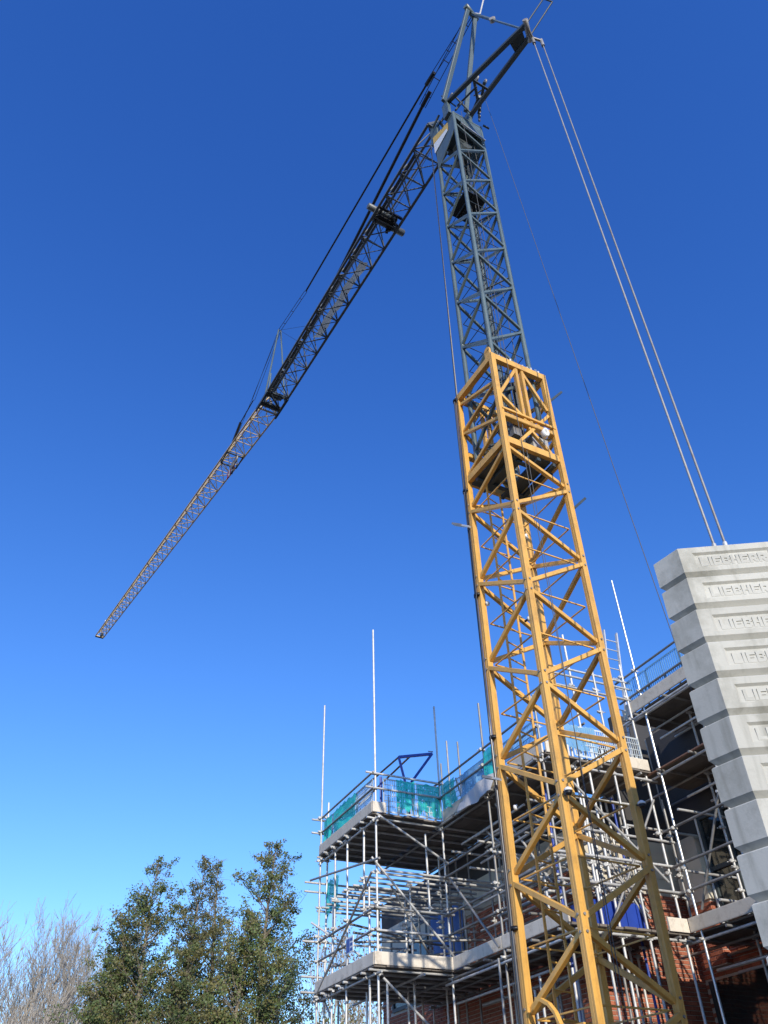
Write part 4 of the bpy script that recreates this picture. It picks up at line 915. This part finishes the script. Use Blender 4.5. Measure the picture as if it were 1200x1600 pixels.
def rg(z, d): return [p - b_ * d + UZ * z for p, b_ in zip(poly, ins)]
r_b, r_m, r_t0, r_t = rg(0, .047), rg(BV, 0), rg(BH - .012, 0), rg(BH, .012)
bm_.add(r_b, [tuple(range(nP - 1, -1, -1))]); bm_.add(r_t, [tuple(range(nP))])
def panel_face(A_, B_):
    X = (B_ - A_); L = X.length; X.normalize(); N = Vector((X.y, -X.x, 0)); z0, z1 = BV, BH - .012
    xa, xb, za, zb = .135, L - .135, BV + .050, BH - .078; dp = .022; sl = .024
    O = flat(A_)
    P_ = lambda x, z, d=0: O + X * x + UZ * z - N * d
    outer = [P_(0, z0), P_(L, z0), P_(L, z1), P_(0, z1)]; inner = [P_(xa, za), P_(xb, za), P_(xb, zb), P_(xa, zb)]
    back = [P_(xa + sl * .5, za + .004, .010), P_(xb - sl * .5, za + .004, .010), P_(xb - sl, zb - sl, dp), P_(xa + sl, zb - sl, dp)]
    v = outer + inner + back
    bm_.add(v, [(i, (i + 1) % 4, 4 + (i + 1) % 4, 4 + i) for i in range(4)] + [(4 + i, 4 + (i + 1) % 4, 8 + (i + 1) % 4, 8 + i) for i in range(4)] + [(8, 9, 10, 11)])
    lt = MB(); LTS.append(lt); text = 'LIEBHERR'; units = sum(len(LET[c][0]) for c in text) + .7 * (len(text) - 1)
    x0, x1 = xa + .06, xb - .055; cell = (x1 - x0) / units; zb0, zb1 = za + .016, zb - sl - .030; ch_ = (zb1 - zb0) / 7; x = x0
    for c in text:
        for (a_, b_, c_2, d_) in rects(LET[c]):
            p = P_(x + a_ * cell, zb1 - d_ * ch_, .031); lt.box(p, X * ((c_2 - a_) * cell), -(-N) * -0.0 + N * .024 * -1 * -1, UZ * ((d_ - b_) * ch_)) if False else lt.box(P_(x + a_ * cell, zb1 - d_ * ch_, .0085), X * ((c_2 - a_) * cell), -N * .016, UZ * ((d_ - b_) * ch_))
        x += (len(LET[c][0]) + .7) * cell
for i in range(nP):
    j = (i + 1) % nP
    bm_.add([r_b[i], r_b[j], r_m[j], r_m[i]], [(0, 1, 2, 3)])
    bm_.add([r_t0[i], r_t0[j], r_t[j], r_t[i]], [(0, 1, 2, 3)])
    if i in (1, 3): panel_face(poly[i], poly[j])
    else: bm_.add([r_m[i], r_m[j], r_t0[j], r_t0[i]], [(0, 1, 2, 3)])
BMESH, LMESH = bm_.mesh('counterweight_block', 'concrete'), [l.mesh('raised_lettering', 'concrete_letter') for l in LTS]
zt_ = BTL.normalized(); xt_ = (Vector((1, 0, 0)) - zt_ * zt_.x).normalized(); yt_ = zt_.cross(xt_)
ordn = ['topmost', 'second', 'third', 'fourth', 'fifth', 'sixth', 'seventh', 'eighth', 'ninth', 'tenth', 'eleventh', 'twelfth', 'thirteenth', 'fourteenth', 'fifteenth', 'sixteenth']
for k in range(NBLK):
    zt2 = ZTOP - PITCHB * (k + 1)
    base = BO + BTL * (zt2 - ZTOP); base.z = zt2
    M = Matrix.Identity(4); jit = ru(-.007, .007)
    for i in range(3): M[i][0] = xt_[i]; M[i][1] = yt_[i]; M[i][2] = zt_[i]; M[i][3] = base[i] + (jit if i == 0 else 0)
    M = M @ Matrix.Rotation(R_(ru(-.35, .35)), 4, 'Z')
    o = put('counterweight_block', BMESH, M)
    tag(o, ('topmost grey concrete counterweight block, carrying two steel stay bars' if k == 0 else '%s grey concrete block down from the top of the counterweight stack' % ordn[k]), 'counterweight', 'concrete blocks of the counterweight stack')
    for l in LMESH: put('raised_lettering', l, M, o)

# ------------------------------------------------------------------ trees
def leafy_tree(label, px, dist, top_py, wid, seed, mats=('leaf_dark',), nleaf=15000, name='green_tree', bare=.25, lean=0):
    rs = random.Random(seed); k = ray(px, top_py); k = k / math.hypot(k.x, k.y); topP = CAM + k * dist; H = topP.z; base = Vector((topP.x, topP.y, 0))
    t = thing(name, base, label, 'tree', 'trees beyond the site')
    tm = MB(); stem = []
    ph = rs.uniform(0, 6)
    for i in range(13):
        f = i / 12; stem.append(base + Vector((.25 * math.sin(f * 4 + ph) * f, .25 * math.cos(f * 3 + ph) * f, H * f * .985)))
    tm.tube(stem, [max(.015, .19 * (1 - i / 12) ** .9) for i in range(13)], 7)
    tips = []
    def stem_at(f): i = min(int(f * 12), 11); return stem[i].lerp(stem[i + 1], f * 12 - i)
    nb = int(H * 11)
    for b_ in range(nb):
        f = .10 + .89 * (b_ + rs.random()) / nb; o = stem_at(f); an = rs.uniform(0, 6.283)
        prof = wid * ((1 - f) ** .75) * (.6 + .4 * min(1, f / .3)) * rs.uniform(.5, 1.2) + .05
        up = rs.uniform(.35, .8) + .5 * f
        d = Vector((math.cos(an), math.sin(an), up)).normalized(); pts = [o]; L = prof * 1.15
        for s_ in range(1, 5): pts.append(o + d * L * s_ / 4 + Vector((rs.uniform(-.1, .1), rs.uniform(-.1, .1), .05 * s_ * rs.uniform(0, 1.5))) * (L / 2))
        tm.tube(pts, [max(.008, .045 * (1 - f) + .012) * (1 - .2 * s_) for s_ in range(5)], 4, cap=False)
        nt_ = max(2, int(L * 4.5))
        for q_ in range(nt_):
            g_ = rs.uniform(.25, 1.0); i = min(int(g_ * 4), 3); p = pts[i].lerp(pts[i + 1], g_ * 4 - i)
            e = p + Vector((rs.uniform(-1, 1), rs.uniform(-1, 1), rs.uniform(-.3, .8))).normalized() * rs.uniform(.2, .55)
            tm.tube([p, e], [.009, .004], 3, cap=False); tips.append((p, e, f))
    tm.build('trunk', 'bark', t)
    cm_ = MB(); V_, F_, MI = [], [], []
    per = max(3, nleaf // len(tips))
    for p, e, f in tips:
        if rs.random() < bare * (.5 + f): continue
        mi = rs.randrange(len(mats)); c_n = int(per * rs.uniform(.4, 1.7)); sp = rs.uniform(.09, .19) * (1 - .55 * f * f)
        for q_ in range(c_n):
            c = p.lerp(e, rs.uniform(.2, 1.15)) + Vector((rs.gauss(0, sp), rs.gauss(0, sp), rs.gauss(0, sp * .8)))
            n_ = Vector((rs.gauss(.1, 1), rs.gauss(-.7, 1), rs.gauss(.7, 1))).normalized(); x = n_.orthogonal().normalized(); x.rotate(Matrix.Rotation(rs.uniform(0, 6.28), 3, n_)); y = n_.cross(x)
            a_ = rs.uniform(.030, .055); b2 = a_ * .75; o_ = len(V_)
            V_ += [c - x * a_, c - y * b2 * .8, c + x * a_, c + y * b2]; F_.append((o_, o_ + 1, o_ + 2, o_ + 3)); MI.append(mi)
    cm_.v = [tuple(v) for v in V_]; cm_.f = F_; cm_.sm = [False] * len(F_); cm_.mi = MI
    cm_.build('crown', list(mats), t)
    return t
def bare_tree(label, px, dist, top_py, seed, spread=.5, name='bare_tree', leaves=None, depth=6, mn='twig', r0=.2, group='trees beyond the site'):
    rs = random.Random(seed); k = ray(px, top_py); k = k / math.hypot(k.x, k.y); topP = CAM + k * dist; H = topP.z; base = Vector((topP.x, topP.y, 0))
    t = thing(name, base, label, 'tree', group); tm = MB(); cw = MB(); tips = []
    def grow(p, d, L, r, lev):
        pts = [p]; q_ = p.copy(); dd = d.copy()
        n_ = 3 if lev < depth - 1 else 2
        for i in range(n_):
            dd = (dd + Vector((rs.gauss(0, .10), rs.gauss(0, .10), rs.gauss(.06, .06)))).normalized(); q_ = q_ + dd * (L / n_); pts.append(q_.copy())
        (tm if lev < 2 else cw).tube(pts, [r * (1 - .45 * i / n_) for i in range(n_ + 1)], 7 if lev < 2 else (4 if lev < 4 else 3), cap=False)
        if lev >= depth: tips.append(q_); return
        kids = rs.choice((2, 3, 3, 3)) if lev else 5
        for c in range(kids):
            ax = Vector((rs.gauss(0, 1), rs.gauss(0, 1), rs.gauss(0, .3))).normalized(); nd = (dd + ax * spread * rs.uniform(.5, 1.2) + UZ * .22).normalized()
            st_ = pts[-1] if c < 2 else pts[rs.randrange(1, len(pts))]
            grow(st_, nd, L * rs.uniform(.62, .86), max(r * .56, .010), lev + 1)
    grow(base, Vector((rs.uniform(-.05, .05), rs.uniform(-.05, .05), 1)).normalized(), H * .28, r0, 0)
    # scale so the highest twig ends where the photograph shows it
    top = max(v[2] for v in cw.v); f = H / top
    for mb in (tm, cw): mb.v = [(base.x + (v[0] - base.x) * f, base.y + (v[1] - base.y) * f, v[2] * f) for v in mb.v]
    tm.build('trunk', 'bark', t)
    if leaves:
        for q_ in tips:
            q_ = Vector((base.x + (q_.x - base.x) * f, base.y + (q_.y - base.y) * f, q_.z * f))
            for _ in range(leaves[1]):
                c = q_ + Vector((rs.gauss(0, .2), rs.gauss(0, .2), rs.gauss(0, .2))); n_ = Vector((rs.gauss(0, 1), rs.gauss(0, 1), rs.gauss(0, 1))).normalized(); x = n_.orthogonal().normalized(); y = n_.cross(x); a_ = rs.uniform(.03, .06)
                cw.add([c - x * a_, c - y * a_, c + x * a_, c + y * a_], [(0, 1, 2, 3)], False, 1)
    cw.build('crown', [mn] + ([leaves[0]] if leaves else []), t); return t
DK = ('leaf_dark', 'leaf_dark', 'leaf_warm')
leafy_tree('tallest green tree, conical, next to the scaffold', 428, 34, 1306, 4.3, 11, DK, 60000, bare=.24)
leafy_tree('slender green tree with a wispy top between two fuller ones', 318, 37, 1334, 3.2, 12, ('leaf_dark', 'leaf_warm'), 36000, bare=.34)
leafy_tree('full green tree with a pointed top beside the bare tree', 256, 35, 1340, 4.2, 13, DK, 50000, bare=.26)
leafy_tree('second wispy green tree close to the tallest one', 352, 39, 1338, 3.0, 14, ('leaf_dark', 'leaf_warm'), 30000, bare=.34)
leafy_tree('low bushy green tree in front of the bare tree', 178, 36, 1490, 3.2, 15, ('leaf_warm', 'leaf_dark'), 30000, bare=.2)
leafy_tree('low green tree at the foot of the taller ones', 300, 32, 1480, 2.6, 16, ('leaf_dark', 'leaf_warm'), 30000, bare=.2)
leafy_tree('mid-height green tree filling the gap below the tallest one', 385, 33, 1425, 3.2, 17, ('leaf_warm', 'leaf_dark'), 28000, bare=.25)
leafy_tree('mid-height green tree on the bare tree side of the clump', 212, 36, 1430, 3.0, 18, ('leaf_dark', 'leaf_warm'), 28000, bare=.25)
bare_tree('wide bare grey tree left of the green trees', 128, 46, 1398, 21, .62, r0=.26, depth=7)
bare_tree('bare grey tree at the far side of the wide bare one', 35, 48, 1462, 22, .62, r0=.22, depth=7)
bare_tree('bare tree with fine twigs touching the green clump', 165, 44, 1436, 28, .6, r0=.2, depth=6)
bare_tree('bare tree standing inside the wide bare crown', 95, 47, 1418, 29, .62, r0=.22, depth=7)
bare_tree('lower bare tree in front of the wide bare one', 75, 43, 1475, 27, .6, r0=.2, depth=6)
bare_tree('bare thin tree with a few brown leaves behind the scaffold', 512, 39, 1420, 23, .45, leaves=('leaf_brown', 3), r0=.14, depth=5)
bare_tree('second bare tree with brown leaves seen through the scaffold tubes', 560, 40, 1420, 24, .5, leaves=('leaf_brown', 4), r0=.14, depth=5)
bare_tree('low bare thicket tree at the foot of the scaffold', 535, 37, 1490, 25, .55, leaves=('leaf_warm', 2), r0=.14, depth=5)
print('OBJ', len(bpy.data.objects), 'couplers', NC[0])
